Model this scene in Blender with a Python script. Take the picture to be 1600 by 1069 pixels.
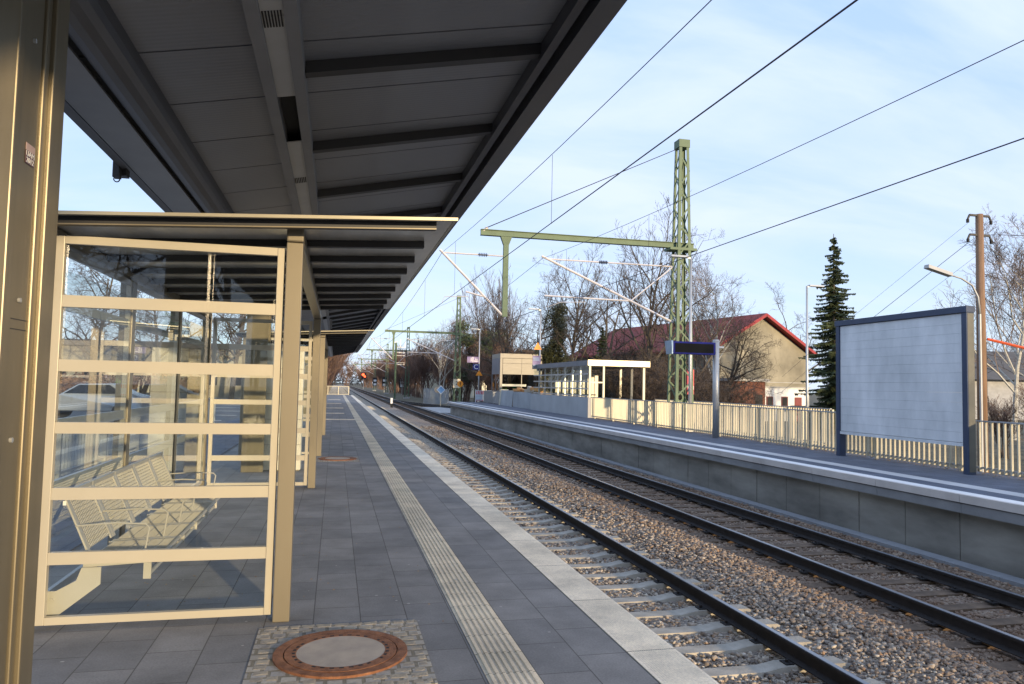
import bpy, bmesh, math, random
import numpy as np
from mathutils import Vector, Matrix, Euler
R = math.radians
for o in list(bpy.data.objects): bpy.data.objects.remove(o)
scn = bpy.context.scene
col = scn.collection
# ------------------------------------------------------------------ camera
YAW, PITCH, ROLL = R(13.334), R(3.339), 0.0209
fw = Vector((math.sin(YAW)*math.cos(PITCH), math.cos(YAW)*math.cos(PITCH), math.sin(PITCH)))
rt = Vector((math.cos(YAW), -math.sin(YAW), 0)); up = rt.cross(fw)
r2 = math.cos(ROLL)*rt + math.sin(ROLL)*up; u2 = -math.sin(ROLL)*rt + math.cos(ROLL)*up
cd = bpy.data.cameras.new("camera"); cam = bpy.data.objects.new("camera", cd); col.objects.link(cam)
cam.matrix_world = Matrix(((r2.x, u2.x, -fw.x, 0), (r2.y, u2.y, -fw.y, 0), (r2.z, u2.z, -fw.z, 1.68), (0, 0, 0, 1)))
cd.sensor_width = 36; cd.lens = 26.0; cd.clip_start = 0.05; cd.clip_end = 3000
scn.camera = cam
# ------------------------------------------------------------------ light
SUN_EL, SUN_AZ = R(8), R(160)      # azimuth clockwise from +Y (the direction of the tracks)
EXPOSURE = 1.0
scn.view_settings.view_transform = 'Standard'; scn.view_settings.look = 'None'
scn.view_settings.gamma = 1; scn.view_settings.exposure = EXPOSURE
sd = Vector((math.sin(SUN_AZ)*math.cos(SUN_EL), math.cos(SUN_AZ)*math.cos(SUN_EL), math.sin(SUN_EL)))
sl = bpy.data.lights.new("sun", 'SUN'); sl.energy = 2.75; sl.angle = R(1.2); sl.color = (1, .77, .47)
so = bpy.data.objects.new("sun", sl); col.objects.link(so); so.location = (20, -40, 30)
so.rotation_euler = sd.to_track_quat('Z', 'Y').to_euler()
w = bpy.data.worlds.new("World"); scn.world = w; w.use_nodes = True
nt = w.node_tree; N = nt.nodes; LK = nt.links; N.clear()
def wn(t, **k):
    n = N.new(t)
    for a, b in k.items(): setattr(n, a, b)
    return n
out = wn('ShaderNodeOutputWorld'); bg = wn('ShaderNodeBackground'); bg.inputs[1].default_value = 0.135
sky = wn('ShaderNodeTexSky', sky_type='NISHITA'); sky.sun_disc = False
sky.sun_elevation = R(14); sky.sun_rotation = SUN_AZ; sky.ozone_density = 2.5; sky.air_density = 1.0; sky.dust_density = .6
tc = wn('ShaderNodeTexCoord'); sep = wn('ShaderNodeSeparateXYZ'); LK.new(tc.outputs['Generated'], sep.inputs[0])
ad = wn('ShaderNodeMath', operation='ADD'); ad.inputs[1].default_value = .22; LK.new(sep.outputs[2], ad.inputs[0])
mxz = wn('ShaderNodeMath', operation='MAXIMUM'); mxz.inputs[1].default_value = .05; LK.new(ad.outputs[0], mxz.inputs[0])
dx = wn('ShaderNodeMath', operation='DIVIDE'); LK.new(sep.outputs[0], dx.inputs[0]); LK.new(mxz.outputs[0], dx.inputs[1])
dy = wn('ShaderNodeMath', operation='DIVIDE'); LK.new(sep.outputs[1], dy.inputs[0]); LK.new(mxz.outputs[0], dy.inputs[1])
cb = wn('ShaderNodeCombineXYZ'); LK.new(dx.outputs[0], cb.inputs[0]); LK.new(dy.outputs[0], cb.inputs[1])
mp = wn('ShaderNodeMapping'); mp.inputs['Rotation'].default_value = (0, 0, R(35)); mp.inputs['Scale'].default_value = (.55, 1.5, 1)
LK.new(cb.outputs[0], mp.inputs[0])
nz = wn('ShaderNodeTexNoise'); nz.inputs['Scale'].default_value = 1.3; nz.inputs['Detail'].default_value = 7; nz.inputs['Roughness'].default_value = .55
nz.inputs['Distortion'].default_value = .5
LK.new(mp.outputs[0], nz.inputs['Vector'])
rp = wn('ShaderNodeValToRGB'); rp.color_ramp.elements[0].position = .40; rp.color_ramp.elements[1].position = .66
rp.color_ramp.elements[0].color = (.12, .12, .12, 1); rp.color_ramp.elements[1].color = (.92, .92, .92, 1)
LK.new(nz.outputs[0], rp.inputs[0])
# blue of the clear sky between the veils, deeper overhead, paler to the horizon
grad = wn('ShaderNodeValToRGB'); ce = grad.color_ramp.elements
ce[0].position = 0; ce[0].color = (3.0, 3.65, 4.2, 1); ce[1].position = .62; ce[1].color = (1.75, 2.7, 4.8, 1)
e_ = ce.new(.22); e_.color = (2.2, 2.95, 4.35, 1)
LK.new(sep.outputs[2], grad.inputs[0])
mx1 = wn('ShaderNodeMixRGB'); mx1.inputs[0].default_value = .85
LK.new(sky.outputs[0], mx1.inputs[1]); LK.new(grad.outputs[0], mx1.inputs[2])
mx = wn('ShaderNodeMixRGB'); mx.inputs[2].default_value = (3.15, 3.62, 4.6, 1)
LK.new(rp.outputs[0], mx.inputs[0]); LK.new(mx1.outputs[0], mx.inputs[1])
LK.new(mx.outputs[0], bg.inputs[0]); LK.new(bg.outputs[0], out.inputs[0])
try:
    scn.cycles.max_bounces = 8; scn.cycles.transparent_max_bounces = 24
except Exception: pass

# ------------------------------------------------------------------ materials
MATS = {}
def mat(name, c, rough=.6, metal=0, var=.15, scale=3, bump=0, bscale=None, stretch=(1, 1, 1), c2=None, spec=.5):
    if name in MATS: return MATS[name]
    m = bpy.data.materials.new(name); m.use_nodes = True
    n = m.node_tree.nodes; l = m.node_tree.links; b = n['Principled BSDF']
    b.inputs['Roughness'].default_value = rough; b.inputs['Metallic'].default_value = metal
    b.inputs['Specular IOR Level'].default_value = spec
    t = n.new('ShaderNodeTexCoord'); mp = n.new('ShaderNodeMapping'); mp.inputs['Scale'].default_value = stretch
    l.new(t.outputs['Object'], mp.inputs[0])
    nz = n.new('ShaderNodeTexNoise'); nz.inputs['Scale'].default_value = scale; nz.inputs['Detail'].default_value = 6
    nz.inputs['Roughness'].default_value = .6
    l.new(mp.outputs[0], nz.inputs['Vector'])
    r = n.new('ShaderNodeValToRGB'); r.color_ramp.elements[0].position = .3; r.color_ramp.elements[1].position = .7
    a = tuple(max(0, x*(1-var)) for x in c); d = tuple(min(1, x*(1+var)) for x in c) if c2 is None else c2
    r.color_ramp.elements[0].color = (*a, 1); r.color_ramp.elements[1].color = (*d, 1)
    l.new(nz.outputs[0], r.inputs[0]); l.new(r.outputs[0], b.inputs['Base Color'])
    if bump:
        n2 = n.new('ShaderNodeTexNoise'); n2.inputs['Scale'].default_value = bscale or scale*8; n2.inputs['Detail'].default_value = 4
        l.new(t.outputs['Object'], n2.inputs['Vector'])
        bp = n.new('ShaderNodeBump'); bp.inputs['Strength'].default_value = bump; bp.inputs['Distance'].default_value = .01
        l.new(n2.outputs[0], bp.inputs['Height']); l.new(bp.outputs[0], b.inputs['Normal'])
    MATS[name] = m; return m

def brick_mat(name, c1, c2, mortar, bw, rh, ms=.004, swap=False, off=(0, 0, 0), rough=.8, offset=.5, bump=.4, fine=40, stain=None):
    m = bpy.data.materials.new(name); m.use_nodes = True
    n = m.node_tree.nodes; l = m.node_tree.links; b = n['Principled BSDF']; b.inputs['Roughness'].default_value = rough
    t = n.new('ShaderNodeTexCoord'); mp = n.new('ShaderNodeMapping'); mp.inputs['Location'].default_value = off
    if swap: mp.inputs['Rotation'].default_value = (0, 0, R(90))
    l.new(t.outputs['Object'], mp.inputs[0])
    br = n.new('ShaderNodeTexBrick'); br.inputs['Scale'].default_value = 1; br.inputs['Brick Width'].default_value = bw
    br.inputs['Row Height'].default_value = rh; br.inputs['Mortar Size'].default_value = ms; br.offset = offset
    br.inputs['Mortar Smooth'].default_value = .2
    br.inputs['Color1'].default_value = (*c1, 1); br.inputs['Color2'].default_value = (*c2, 1); br.inputs['Mortar'].default_value = (*mortar, 1)
    l.new(mp.outputs[0], br.inputs['Vector'])
    nz = n.new('ShaderNodeTexNoise'); nz.inputs['Scale'].default_value = 1.6; nz.inputs['Detail'].default_value = 8; nz.inputs['Roughness'].default_value = .65
    l.new(t.outputs['Object'], nz.inputs['Vector'])
    r = n.new('ShaderNodeMapRange'); r.inputs[1].default_value = .25; r.inputs[2].default_value = .75; r.inputs[3].default_value = .62; r.inputs[4].default_value = 1.36
    l.new(nz.outputs[0], r.inputs[0])
    nf = n.new('ShaderNodeTexNoise'); nf.inputs['Scale'].default_value = fine*2; nf.inputs['Detail'].default_value = 3
    l.new(t.outputs['Object'], nf.inputs['Vector'])
    r3 = n.new('ShaderNodeMapRange'); r3.inputs[1].default_value = .3; r3.inputs[2].default_value = .7; r3.inputs[3].default_value = .86; r3.inputs[4].default_value = 1.14
    l.new(nf.outputs[0], r3.inputs[0])
    mm = n.new('ShaderNodeMath'); mm.operation = 'MULTIPLY'; l.new(r.outputs[0], mm.inputs[0]); l.new(r3.outputs[0], mm.inputs[1])
    mu = n.new('ShaderNodeVectorMath'); mu.operation = 'SCALE'; l.new(br.outputs['Color'], mu.inputs[0]); l.new(mm.outputs[0], mu.inputs['Scale'])
    l.new(mu.outputs[0], b.inputs['Base Color'])
    sm = n.new('ShaderNodeMath'); sm.operation = 'MULTIPLY_ADD'; sm.inputs[1].default_value = -1; l.new(br.outputs['Fac'], sm.inputs[0]); 
    s2 = n.new('ShaderNodeMath'); s2.operation = 'MULTIPLY'; s2.inputs[1].default_value = .35; l.new(nf.outputs[0], s2.inputs[0]); l.new(s2.outputs[0], sm.inputs[2])
    bp = n.new('ShaderNodeBump'); bp.inputs['Strength'].default_value = bump; bp.inputs['Distance'].default_value = .005
    l.new(sm.outputs[0], bp.inputs['Height']); l.new(bp.outputs[0], b.inputs['Normal'])
    MATS[name] = m; return m

def glass_mat(name, tint=(.93, .97, .95), refl=1.0):
    m = bpy.data.materials.new(name); m.use_nodes = True
    n = m.node_tree.nodes; l = m.node_tree.links; n.clear()
    o = n.new('ShaderNodeOutputMaterial'); tr = n.new('ShaderNodeBsdfTransparent'); tr.inputs[0].default_value = (*tint, 1)
    gl = n.new('ShaderNodeBsdfGlossy'); gl.inputs['Roughness'].default_value = .01; gl.inputs[0].default_value = (.95, .97, 1, 1)
    fr = n.new('ShaderNodeFresnel'); fr.inputs[0].default_value = 1.5
    mu = n.new('ShaderNodeMath'); mu.operation = 'MULTIPLY'; mu.inputs[1].default_value = refl; mu.use_clamp = True
    ge = n.new('ShaderNodeNewGeometry'); iv = n.new('ShaderNodeMath'); iv.operation = 'SUBTRACT'; iv.inputs[0].default_value = 1; l.new(ge.outputs['Backfacing'], iv.inputs[1])
    mb_ = n.new('ShaderNodeMath'); mb_.operation = 'MULTIPLY'; l.new(fr.outputs[0], mb_.inputs[0]); l.new(iv.outputs[0], mb_.inputs[1]); l.new(mb_.outputs[0], mu.inputs[0])
    mx = n.new('ShaderNodeMixShader'); l.new(mu.outputs[0], mx.inputs[0]); l.new(tr.outputs[0], mx.inputs[1]); l.new(gl.outputs[0], mx.inputs[2])
    l.new(mx.outputs[0], o.inputs[0]); MATS[name] = m; return m

def emit_mat(name, c, s):
    m = bpy.data.materials.new(name); m.use_nodes = True
    b = m.node_tree.nodes['Principled BSDF']; b.inputs['Base Color'].default_value = (*c, 1)
    b.inputs['Emission Color'].default_value = (*c, 1); b.inputs['Emission Strength'].default_value = s
    MATS[name] = m; return m

M = {}
M['post'] = mat('satin_steel_paint', (.205, .176, .122), .38, .35, .07, 2, stretch=(1, 1, .3))
M['column'] = mat('column_steel_paint', (.185, .155, .10), .38, .45, .16, 2.2, stretch=(3, 3, .35))
M['frame'] = mat('cream_aluminium', (.43, .39, .30), .38, .1, .04, 2)
M['dark'] = mat('anthracite_steel', (.060, .060, .066), .45, .1, .12, 3)
M['purlin'] = mat('purlin_paint', (.028, .028, .03), .5, 0, .1, 3)
M['ribd'] = mat('dark_rib_paint', (.016, .016, .018), .5, 0, .1, 3)
M['fascia'] = mat('roof_edge_metal', (.36, .33, .25), .35, .4, .05, 2)
M['roofu'] = mat('shelter_soffit_metal', (.56, .53, .47), .28, .35, .35, 2.5, stretch=(1.2, .25, 1))
M['cover'] = mat('channel_cover_metal', (.42, .42, .41), .4, .2, .08, 2)
M['channel'] = mat('channel_beam_paint', (.20, .20, .205), .5, .1, .1, 2)
M['black'] = mat('black_void', (.006, .006, .007), .7, 0, .1)
M['glass'] = glass_mat('shelter_glass', refl=1.4, tint=(.97, .985, .975))
M['glassl'] = glass_mat('stair_glass', refl=.35)
M['glassd'] = glass_mat('smoked_glass', (.45, .45, .42), 1.5)
M['bench'] = mat('bench_powder_coat', (.47, .44, .37), .4, .2, .05)
M['conc'] = mat('pale_concrete', (.40, .39, .37), .85, 0, .18, 1.3, .3, 30)
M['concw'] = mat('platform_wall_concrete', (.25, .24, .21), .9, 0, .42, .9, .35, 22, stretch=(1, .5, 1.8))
M['concn'] = mat('edge_slab_concrete', (.56, .53, .50), .85, 0, .12, 1.5, .25, 30)
M['beamc'] = mat('edge_beam_concrete', (.25, .26, .27), .85, 0, .18, 1.5, .25, 30)
M['sleeper'] = mat('sleeper_concrete', (.42, .375, .30), .9, 0, .28, 4, .5, 40, c2=(.52, .47, .385))
M['sleeperw'] = mat('rusty_wood_sleeper', (.105, .068, .042), .9, 0, .4, 4, .6, 30, c2=(.19, .125, .075))
M['railtop'] = mat('polished_rail_head', (.30, .30, .31), .3, .8, .1, 5, stretch=(1, .1, 1))
M['railside'] = mat('rusted_rail_web', (.018, .014, .012), .75, 0, .4, 8)
M['mast'] = mat('green_mast_paint', (.098, .150, .085), .6, 0, .14, 2)
M['galv'] = mat('galvanised_steel', (.47, .48, .48), .42, .5, .08, 3)
M['tube'] = mat('cantilever_aluminium', (.80, .74, .70), .4, .5, .06)
M['insul'] = mat('blue_grey_insulator', (.05, .07, .13), .3)
M['wire'] = mat('copper_wire', (.045, .035, .05), .6, .3)
M['pale'] = mat('fence_pale_metal', (.56, .51, .38), .45, .1, .06)
M['fencer'] = mat('fence_rail_galvanised', (.36, .37, .38), .5, .3, .1)
M['signframe'] = mat('dark_blue_sign_frame', (.040, .060, .11), .4, .1, .1)
M['board'] = mat('blank_white_sheet', (.60, .64, .66), .45, .1, .10, 1.3, c2=(.80, .83, .85), stretch=(1, 1.2, .5))
M['blue'] = mat('display_blue', (.012, .018, .17), .6, spec=.1)
M['signblue'] = mat('sign_blue', (.035, .035, .20), .4)
M['signpurple'] = mat('faded_purple_sign', (.14, .10, .27), .45)
M['screen'] = mat('dark_display_screen', (.010, .011, .013), .7, 0, .1, spec=.05)
M['white'] = mat('white_paint', (.80, .80, .78), .5, 0, .04)
M['red'] = mat('red_paint', (.55, .03, .05), .5)
M['orange'] = mat('orange_sign_paint', (.80, .28, .02), .5, 0, .08)
M['orangew'] = mat('orange_timber', (.58, .28, .09), .7, 0, .2, 5)
M['timber'] = mat('weathered_timber', (.40, .34, .26), .8, 0, .2, 4, stretch=(1, 1, 6))
M['formply'] = mat('grey_formwork_board', (.30, .33, .35), .7, 0, .2, .6)
M['elev'] = mat('lift_cladding_metal', (.27, .245, .20), .5, .1, .10, 1.5, stretch=(1, 1, 4))
M['elevg'] = mat('lift_side_cladding', (.16, .17, .19), .45, .2, .1, 1.5)
M['roofred'] = mat('red_tile_roof', (.20, .030, .024), .8, 0, .35, .35, c2=(.28, .048, .032), bump=.2, bscale=12)
M['wallo'] = mat('olive_render_wall', (.22, .20, .15), .9, 0, .3, .32, .15, 30, c2=(.37, .34, .26))
M['wallw'] = mat('whitewashed_wall', (.72, .72, .70), .9, 0, .08)
M['brick'] = mat('old_red_brick', (.17, .065, .04), .9, 0, .3, 3, c2=(.22, .09, .06))
M['slate'] = mat('slate_grey_roof', (.10, .095, .09), .8, 0, .2, 2)
M['wood'] = mat('wooden_pole', (.23, .14, .085), .85, 0, .25, 3, stretch=(6, 6, .4))
M['bark'] = mat('tree_bark', (.085, .070, .055), .95, 0, .35, 4, c2=(.15, .125, .095))
M['twig'] = mat('winter_twigs', (.075, .055, .042), .9, 0, .3, 1)
M['twigred'] = mat('reddish_winter_twigs', (.15, .088, .066), .9, 0, .35, .5, c2=(.23, .145, .105))
M['birch'] = mat('birch_bark', (.48, .46, .40), .8, 0, .3, 3, stretch=(1, 1, 3))
M['twigp'] = mat('pale_birch_twigs', (.17, .13, .11), .9, 0, .3, 1)
M['spruce'] = mat('spruce_needles', (.028, .046, .020), .8, 0, .5, 1.6, c2=(.09, .115, .042))
M['ivy'] = mat('ivy_leaves', (.022, .028, .010), .6, 0, .5, 1.5, c2=(.085, .085, .028))
M['pine'] = mat('pine_needles', (.030, .042, .018), .8, 0, .5, 1, c2=(.075, .08, .03))
M['hedge'] = mat('brown_hedge', (.15, .085, .05), .9, 0, .4, 1, c2=(.22, .13, .08))
M['soil'] = mat('winter_grass_and_soil', (.085, .078, .045), .95, 0, .4, .7, .6, 12, c2=(.17, .14, .08))
M['asphalt'] = mat('asphalt', (.13, .13, .13), .85, 0, .2, 2, .3, 60)
M['leaf'] = mat('dead_leaves', (.32, .16, .06), .8, 0, .4, 9, c2=(.5, .33, .12))
M['carw'] = mat('silver_car_paint', (.36, .39, .41), .2, .4, .03)
M['card'] = mat('dark_car_paint', (.03, .035, .045), .2, .3, .03)
M['tyre'] = mat('tyre_rubber', (.015, .015, .015), .8)
M['rust'] = mat('rusty_cast_iron', (.23, .085, .035), .75, .2, .4, 14, .8, 90, c2=(.34, .15, .07))
M['concf'] = mat('cover_concrete', (.36, .31, .255), .85, 0, .14, 6, .4, 120, c2=(.44, .37, .29))
M['rustp'] = mat('rust_spot', (.20, .08, .03), .8)
M['cream'] = mat('cream_board', (.66, .62, .48), .5, 0, .06, 1)
M['signal'] = emit_mat('red_signal_lamp', (1, .10, .03), 2.0)
M['pave'] = brick_mat('grey_platform_slabs', (.165, .163, .160), (.225, .218, .208), (.085, .08, .072), .5, .325, .004, swap=True, off=(0, .095, 0))
M['pave2'] = brick_mat('far_platform_slabs', (.098, .108, .135), (.118, .128, .155), (.04, .04, .05), .5, .325, .005, swap=True)
M['edge'] = brick_mat('ribbed_edge_slabs', (.82, .72, .55), (.86, .76, .59), (.30, .25, .18), 1.12, 3, .006, swap=True, off=(.02, 0, 0), offset=0, bump=.3)
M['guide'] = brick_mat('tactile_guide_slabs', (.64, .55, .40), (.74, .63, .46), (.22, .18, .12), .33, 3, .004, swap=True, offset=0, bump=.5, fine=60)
M['cobble'] = brick_mat('granite_setts', (.30, .28, .25), (.40, .36, .29), (.20, .175, .125), .105, .095, .012, bump=1.0, fine=30, offset=.4)

# wavy corrugation lines for canopy panels (fine ribs running along X), dark
def canopy_mat():
    m = bpy.data.materials.new('canopy_panel_sheet'); m.use_nodes = True
    n = m.node_tree.nodes; l = m.node_tree.links; b = n['Principled BSDF']
    b.inputs['Roughness'].default_value = .42; b.inputs['Metallic'].default_value = .15
    t = n.new('ShaderNodeTexCoord'); s = n.new('ShaderNodeSeparateXYZ'); l.new(t.outputs['Object'], s.inputs[0])
    wv = n.new('ShaderNodeMath'); wv.operation = 'MULTIPLY'; wv.inputs[1].default_value = 2*math.pi/.048; l.new(s.outputs[1], wv.inputs[0])
    sn = n.new('ShaderNodeMath'); sn.operation = 'SINE'; l.new(wv.outputs[0], sn.inputs[0])
    bp = n.new('ShaderNodeBump'); bp.inputs['Strength'].default_value = .14; bp.inputs['Distance'].default_value = .003
    l.new(sn.outputs[0], bp.inputs['Height']); l.new(bp.outputs[0], b.inputs['Normal'])
    nz = n.new('ShaderNodeTexNoise'); nz.inputs['Scale'].default_value = .7; nz.inputs['Detail'].default_value = 5; l.new(t.outputs['Object'], nz.inputs['Vector'])
    r = n.new('ShaderNodeValToRGB'); r.color_ramp.elements[0].position = .3; r.color_ramp.elements[1].position = .7
    r.color_ramp.elements[0].color = (.190, .196, .215, 1); r.color_ramp.elements[1].color = (.232, .238, .252, 1)
    l.new(nz.outputs[0], r.inputs[0]); l.new(r.outputs[0], b.inputs['Base Color'])
    return m
M['canopy'] = canopy_mat()
def stone_mat(name, face=True):
    m = bpy.data.materials.new(name); m.use_nodes = True
    n = m.node_tree.nodes; l = m.node_tree.links; b = n['Principled BSDF']; b.inputs['Roughness'].default_value = .9
    r = n.new('ShaderNodeValToRGB'); r.color_ramp.interpolation = 'LINEAR'
    cs = [(0, (.10, .09, .085)), (.22, (.18, .16, .15)), (.48, (.29, .26, .235)), (.72, (.42, .385, .345)), (.84, (.32, .20, .12)), (.89, (.38, .34, .30)), (1, (.58, .55, .50))]
    el = r.color_ramp.elements; el[0].color = (*cs[0][1], 1); el[1].color = (*cs[-1][1], 1)
    for p, c in cs[1:-1]: e = el.new(p); e.color = (*c, 1)
    for e_ in r.color_ramp.elements: c_ = e_.color; e_.color = (c_[0]*1.25, c_[1]*1.17, c_[2]*1.02, 1)
    t = n.new('ShaderNodeTexCoord')
    if face:
        a = n.new('ShaderNodeAttribute'); a.attribute_name = 'tone'; l.new(a.outputs['Fac'], r.inputs[0])
    else:
        v = n.new('ShaderNodeTexVoronoi'); v.inputs['Scale'].default_value = 22; l.new(t.outputs['Object'], v.inputs['Vector'])
        s = n.new('ShaderNodeSeparateColor'); l.new(v.outputs['Color'], s.inputs[0]); l.new(s.outputs[0], r.inputs[0])
        bp = n.new('ShaderNodeBump'); bp.inputs['Strength'].default_value = 1; bp.inputs['Distance'].default_value = .03; bp.invert = True
        l.new(v.outputs['Distance'], bp.inputs['Height']); l.new(bp.outputs[0], b.inputs['Normal'])
    nz = n.new('ShaderNodeTexNoise'); nz.inputs['Scale'].default_value = .5; nz.inputs['Detail'].default_value = 4
    mp = n.new('ShaderNodeMapping'); mp.inputs['Scale'].default_value = (1.6, .3, 1); l.new(t.outputs['Object'], mp.inputs[0]); l.new(mp.outputs[0], nz.inputs['Vector'])
    # brake-dust browning of the stones, strongest around the far track
    sx = n.new('ShaderNodeSeparateXYZ'); l.new(t.outputs['Object'], sx.inputs[0])
    mr = n.new('ShaderNodeMapRange'); mr.inputs[1].default_value = 4.8; mr.inputs[2].default_value = 7.0; mr.inputs[3].default_value = .10; mr.inputs[4].default_value = .72
    l.new(sx.outputs[0], mr.inputs[0])
    mq = n.new('ShaderNodeMath'); mq.operation = 'MULTIPLY'; l.new(mr.outputs[0], mq.inputs[0])
    m2 = n.new('ShaderNodeMapRange'); m2.inputs[1].default_value = .3; m2.inputs[2].default_value = .7; m2.inputs[3].default_value = .5; m2.inputs[4].default_value = 1.3
    l.new(nz.outputs[0], m2.inputs[0]); l.new(m2.outputs[0], mq.inputs[1])
    mx = n.new('ShaderNodeMixRGB'); mx.blend_type = 'MIX'; mx.inputs[2].default_value = (.18, .105, .06, 1)
    l.new(mq.outputs[0], mx.inputs[0]); l.new(r.outputs[0], mx.inputs[1]); l.new(mx.outputs[0], b.inputs['Base Color'])
    return m
M['stone'] = stone_mat('ballast_stone'); M['bed'] = stone_mat('ballast_bed', False)

# ------------------------------------------------------------------ mesh helpers
class MB:
    def __init__(s): s.v = []; s.f = []; s.m = []; s.mi = 0; s.mats = []
    def use(s, m):
        if m not in s.mats: s.mats.append(m)
        s.mi = s.mats.index(m); return s
    def add(s, vs, fs):
        b = len(s.v); s.v.extend([tuple(v) for v in vs]); s.f.extend([tuple(b+i for i in f) for f in fs]); s.m.extend([s.mi]*len(fs)); return s
    def box(s, x0, x1, y0, y1, z0, z1):
        if x0 > x1: x0, x1 = x1, x0
        if y0 > y1: y0, y1 = y1, y0
        if z0 > z1: z0, z1 = z1, z0
        return s.add([(x0, y0, z0), (x1, y0, z0), (x1, y1, z0), (x0, y1, z0), (x0, y0, z1), (x1, y0, z1), (x1, y1, z1), (x0, y1, z1)],
                     [(0, 3, 2, 1), (4, 5, 6, 7), (0, 1, 5, 4), (1, 2, 6, 5), (2, 3, 7, 6), (3, 0, 4, 7)])
    def hexa(s, p):   # 8 corners, bottom 4 ccw then top 4
        return s.add(p, [(0, 3, 2, 1), (4, 5, 6, 7), (0, 1, 5, 4), (1, 2, 6, 5), (2, 3, 7, 6), (3, 0, 4, 7)])
    def prismx(s, prof, x0, x1):  # profile of (y,z)
        n = len(prof); return s.add([(x0, y, z) for y, z in prof]+[(x1, y, z) for y, z in prof],
            [tuple(range(n))[::-1], tuple(range(n, 2*n))]+[(i, (i+1) % n, n+(i+1) % n, n+i) for i in range(n)])
    def prismy(s, prof, y0, y1):  # profile of (x,z)
        n = len(prof); return s.add([(x, y0, z) for x, z in prof]+[(x, y1, z) for x, z in prof],
            [tuple(range(n)), tuple(range(n, 2*n))[::-1]]+[(i, n+i, n+(i+1) % n, (i+1) % n) for i in range(n)])
    def bar(s, a, b, wx, wz, upv=(0, 0, 1)):
        a = Vector(a); b = Vector(b); d = (b-a).normalized(); u = Vector(upv)
        if abs(d.dot(u)) > .99: u = Vector((0, 1, 0))
        r = d.cross(u).normalized()*wx/2; u = r.cross(d).normalized()*wz/2
        return s.hexa([a-r-u, a+r-u, b+r-u, b-r-u, a-r+u, a+r+u, b+r+u, b-r+u])
    def tube(s, pts, rad, n=8, cap=True):
        pts = [Vector(p) for p in pts]; k = len(pts)
        if not hasattr(rad, '__len__'): rad = [rad]*k
        b = len(s.v); prev = None
        for i, p in enumerate(pts):
            d = (pts[min(i+1, k-1)]-pts[max(i-1, 0)]).normalized()
            if prev is None:
                u = Vector((0, 0, 1)) if abs(d.z) < .9 else Vector((1, 0, 0)); r = d.cross(u).normalized()
            else: r = (prev-d*prev.dot(d)).normalized()
            prev = r; u = d.cross(r)
            for j in range(n):
                t = 2*math.pi*j/n; q = p+(r*math.cos(t)+u*math.sin(t))*rad[i]; s.v.append((q.x, q.y, q.z))
        fs = [(b+i*n+j, b+i*n+(j+1) % n, b+(i+1)*n+(j+1) % n, b+(i+1)*n+j) for i in range(k-1) for j in range(n)]
        if cap: fs += [tuple(b+j for j in range(n))[::-1], tuple(b+(k-1)*n+j for j in range(n))]
        s.f += fs; s.m += [s.mi]*len(fs); return s
    def disc(s, c, r, axis='y', th=.02, n=24):
        c = Vector(c); h = Vector({'x': (th/2, 0, 0), 'y': (0, th/2, 0), 'z': (0, 0, th/2)}[axis])
        return s.tube([c-h, c+h], r, n)
    def build(s, name, m=None, parent=None, smooth=False, loc=(0, 0, 0), bevel=0):
        me = bpy.data.meshes.new(name); me.from_pydata(s.v, [], s.f)
        for k in (s.mats or [m]): me.materials.append(k)
        if s.mats: me.polygons.foreach_set('material_index', s.m)
        if smooth: me.polygons.foreach_set('use_smooth', [True]*len(me.polygons))
        me.update(); o = bpy.data.objects.new(name, me); o.location = loc; col.objects.link(o)
        if parent: o.parent = parent
        if bevel:
            bv = o.modifiers.new('bevel', 'BEVEL'); bv.width = bevel; bv.segments = 2; bv.limit_method = 'ANGLE'
        return o
def tag(o, label=None, cat=None, group=None, kind=None):
    for k, v in (('label', label), ('category', cat), ('group', group), ('kind', kind)):
        if v: o[k] = v
    return o
def empty(name, loc, label, cat, group=None, kind=None, rz=0):
    o = bpy.data.objects.new(name, None); o.location = loc; o.rotation_euler.z = rz; o.empty_display_size = .2
    col.objects.link(o); return tag(o, label, cat, group, kind)
def kids(o): return [c for c in bpy.data.objects if c.parent == o]
def copy_tree(o, parent=None):
    c = o.copy(); col.objects.link(c); c.parent = parent
    for ch in kids(o): copy_tree(ch, c)
    return c
def text(s_, size, m, name, parent, loc, rot, depth=.004, align='CENTER', sx=1):
    cu = bpy.data.curves.new(name, 'FONT'); cu.body = s_; cu.size = size; cu.extrude = depth; cu.align_x = align; cu.align_y = 'CENTER'
    t = bpy.data.objects.new(name+'_tmp', cu); col.objects.link(t)
    dg = bpy.context.evaluated_depsgraph_get(); me = bpy.data.meshes.new_from_object(t.evaluated_get(dg)); bpy.data.objects.remove(t)
    me.materials.clear(); me.materials.append(m)
    o = bpy.data.objects.new(name, me); o.location = loc; o.rotation_euler = rot; o.scale = (sx, 1, 1); col.objects.link(o); o.parent = parent; return o
def front(): return (R(90), 0, 0)       # text facing -Y

# ------------------------------------------------------------------ ground and track bed
GZ = -1.02
MB().add([(-900, -300, -1.16), (900, -300, -1.16), (900, 1800, -1.16), (-900, 1800, -1.16)], [(0, 1, 2, 3)]).build('ground', M['soil'])
tag(bpy.data.objects['ground'], kind='structure')
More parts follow.
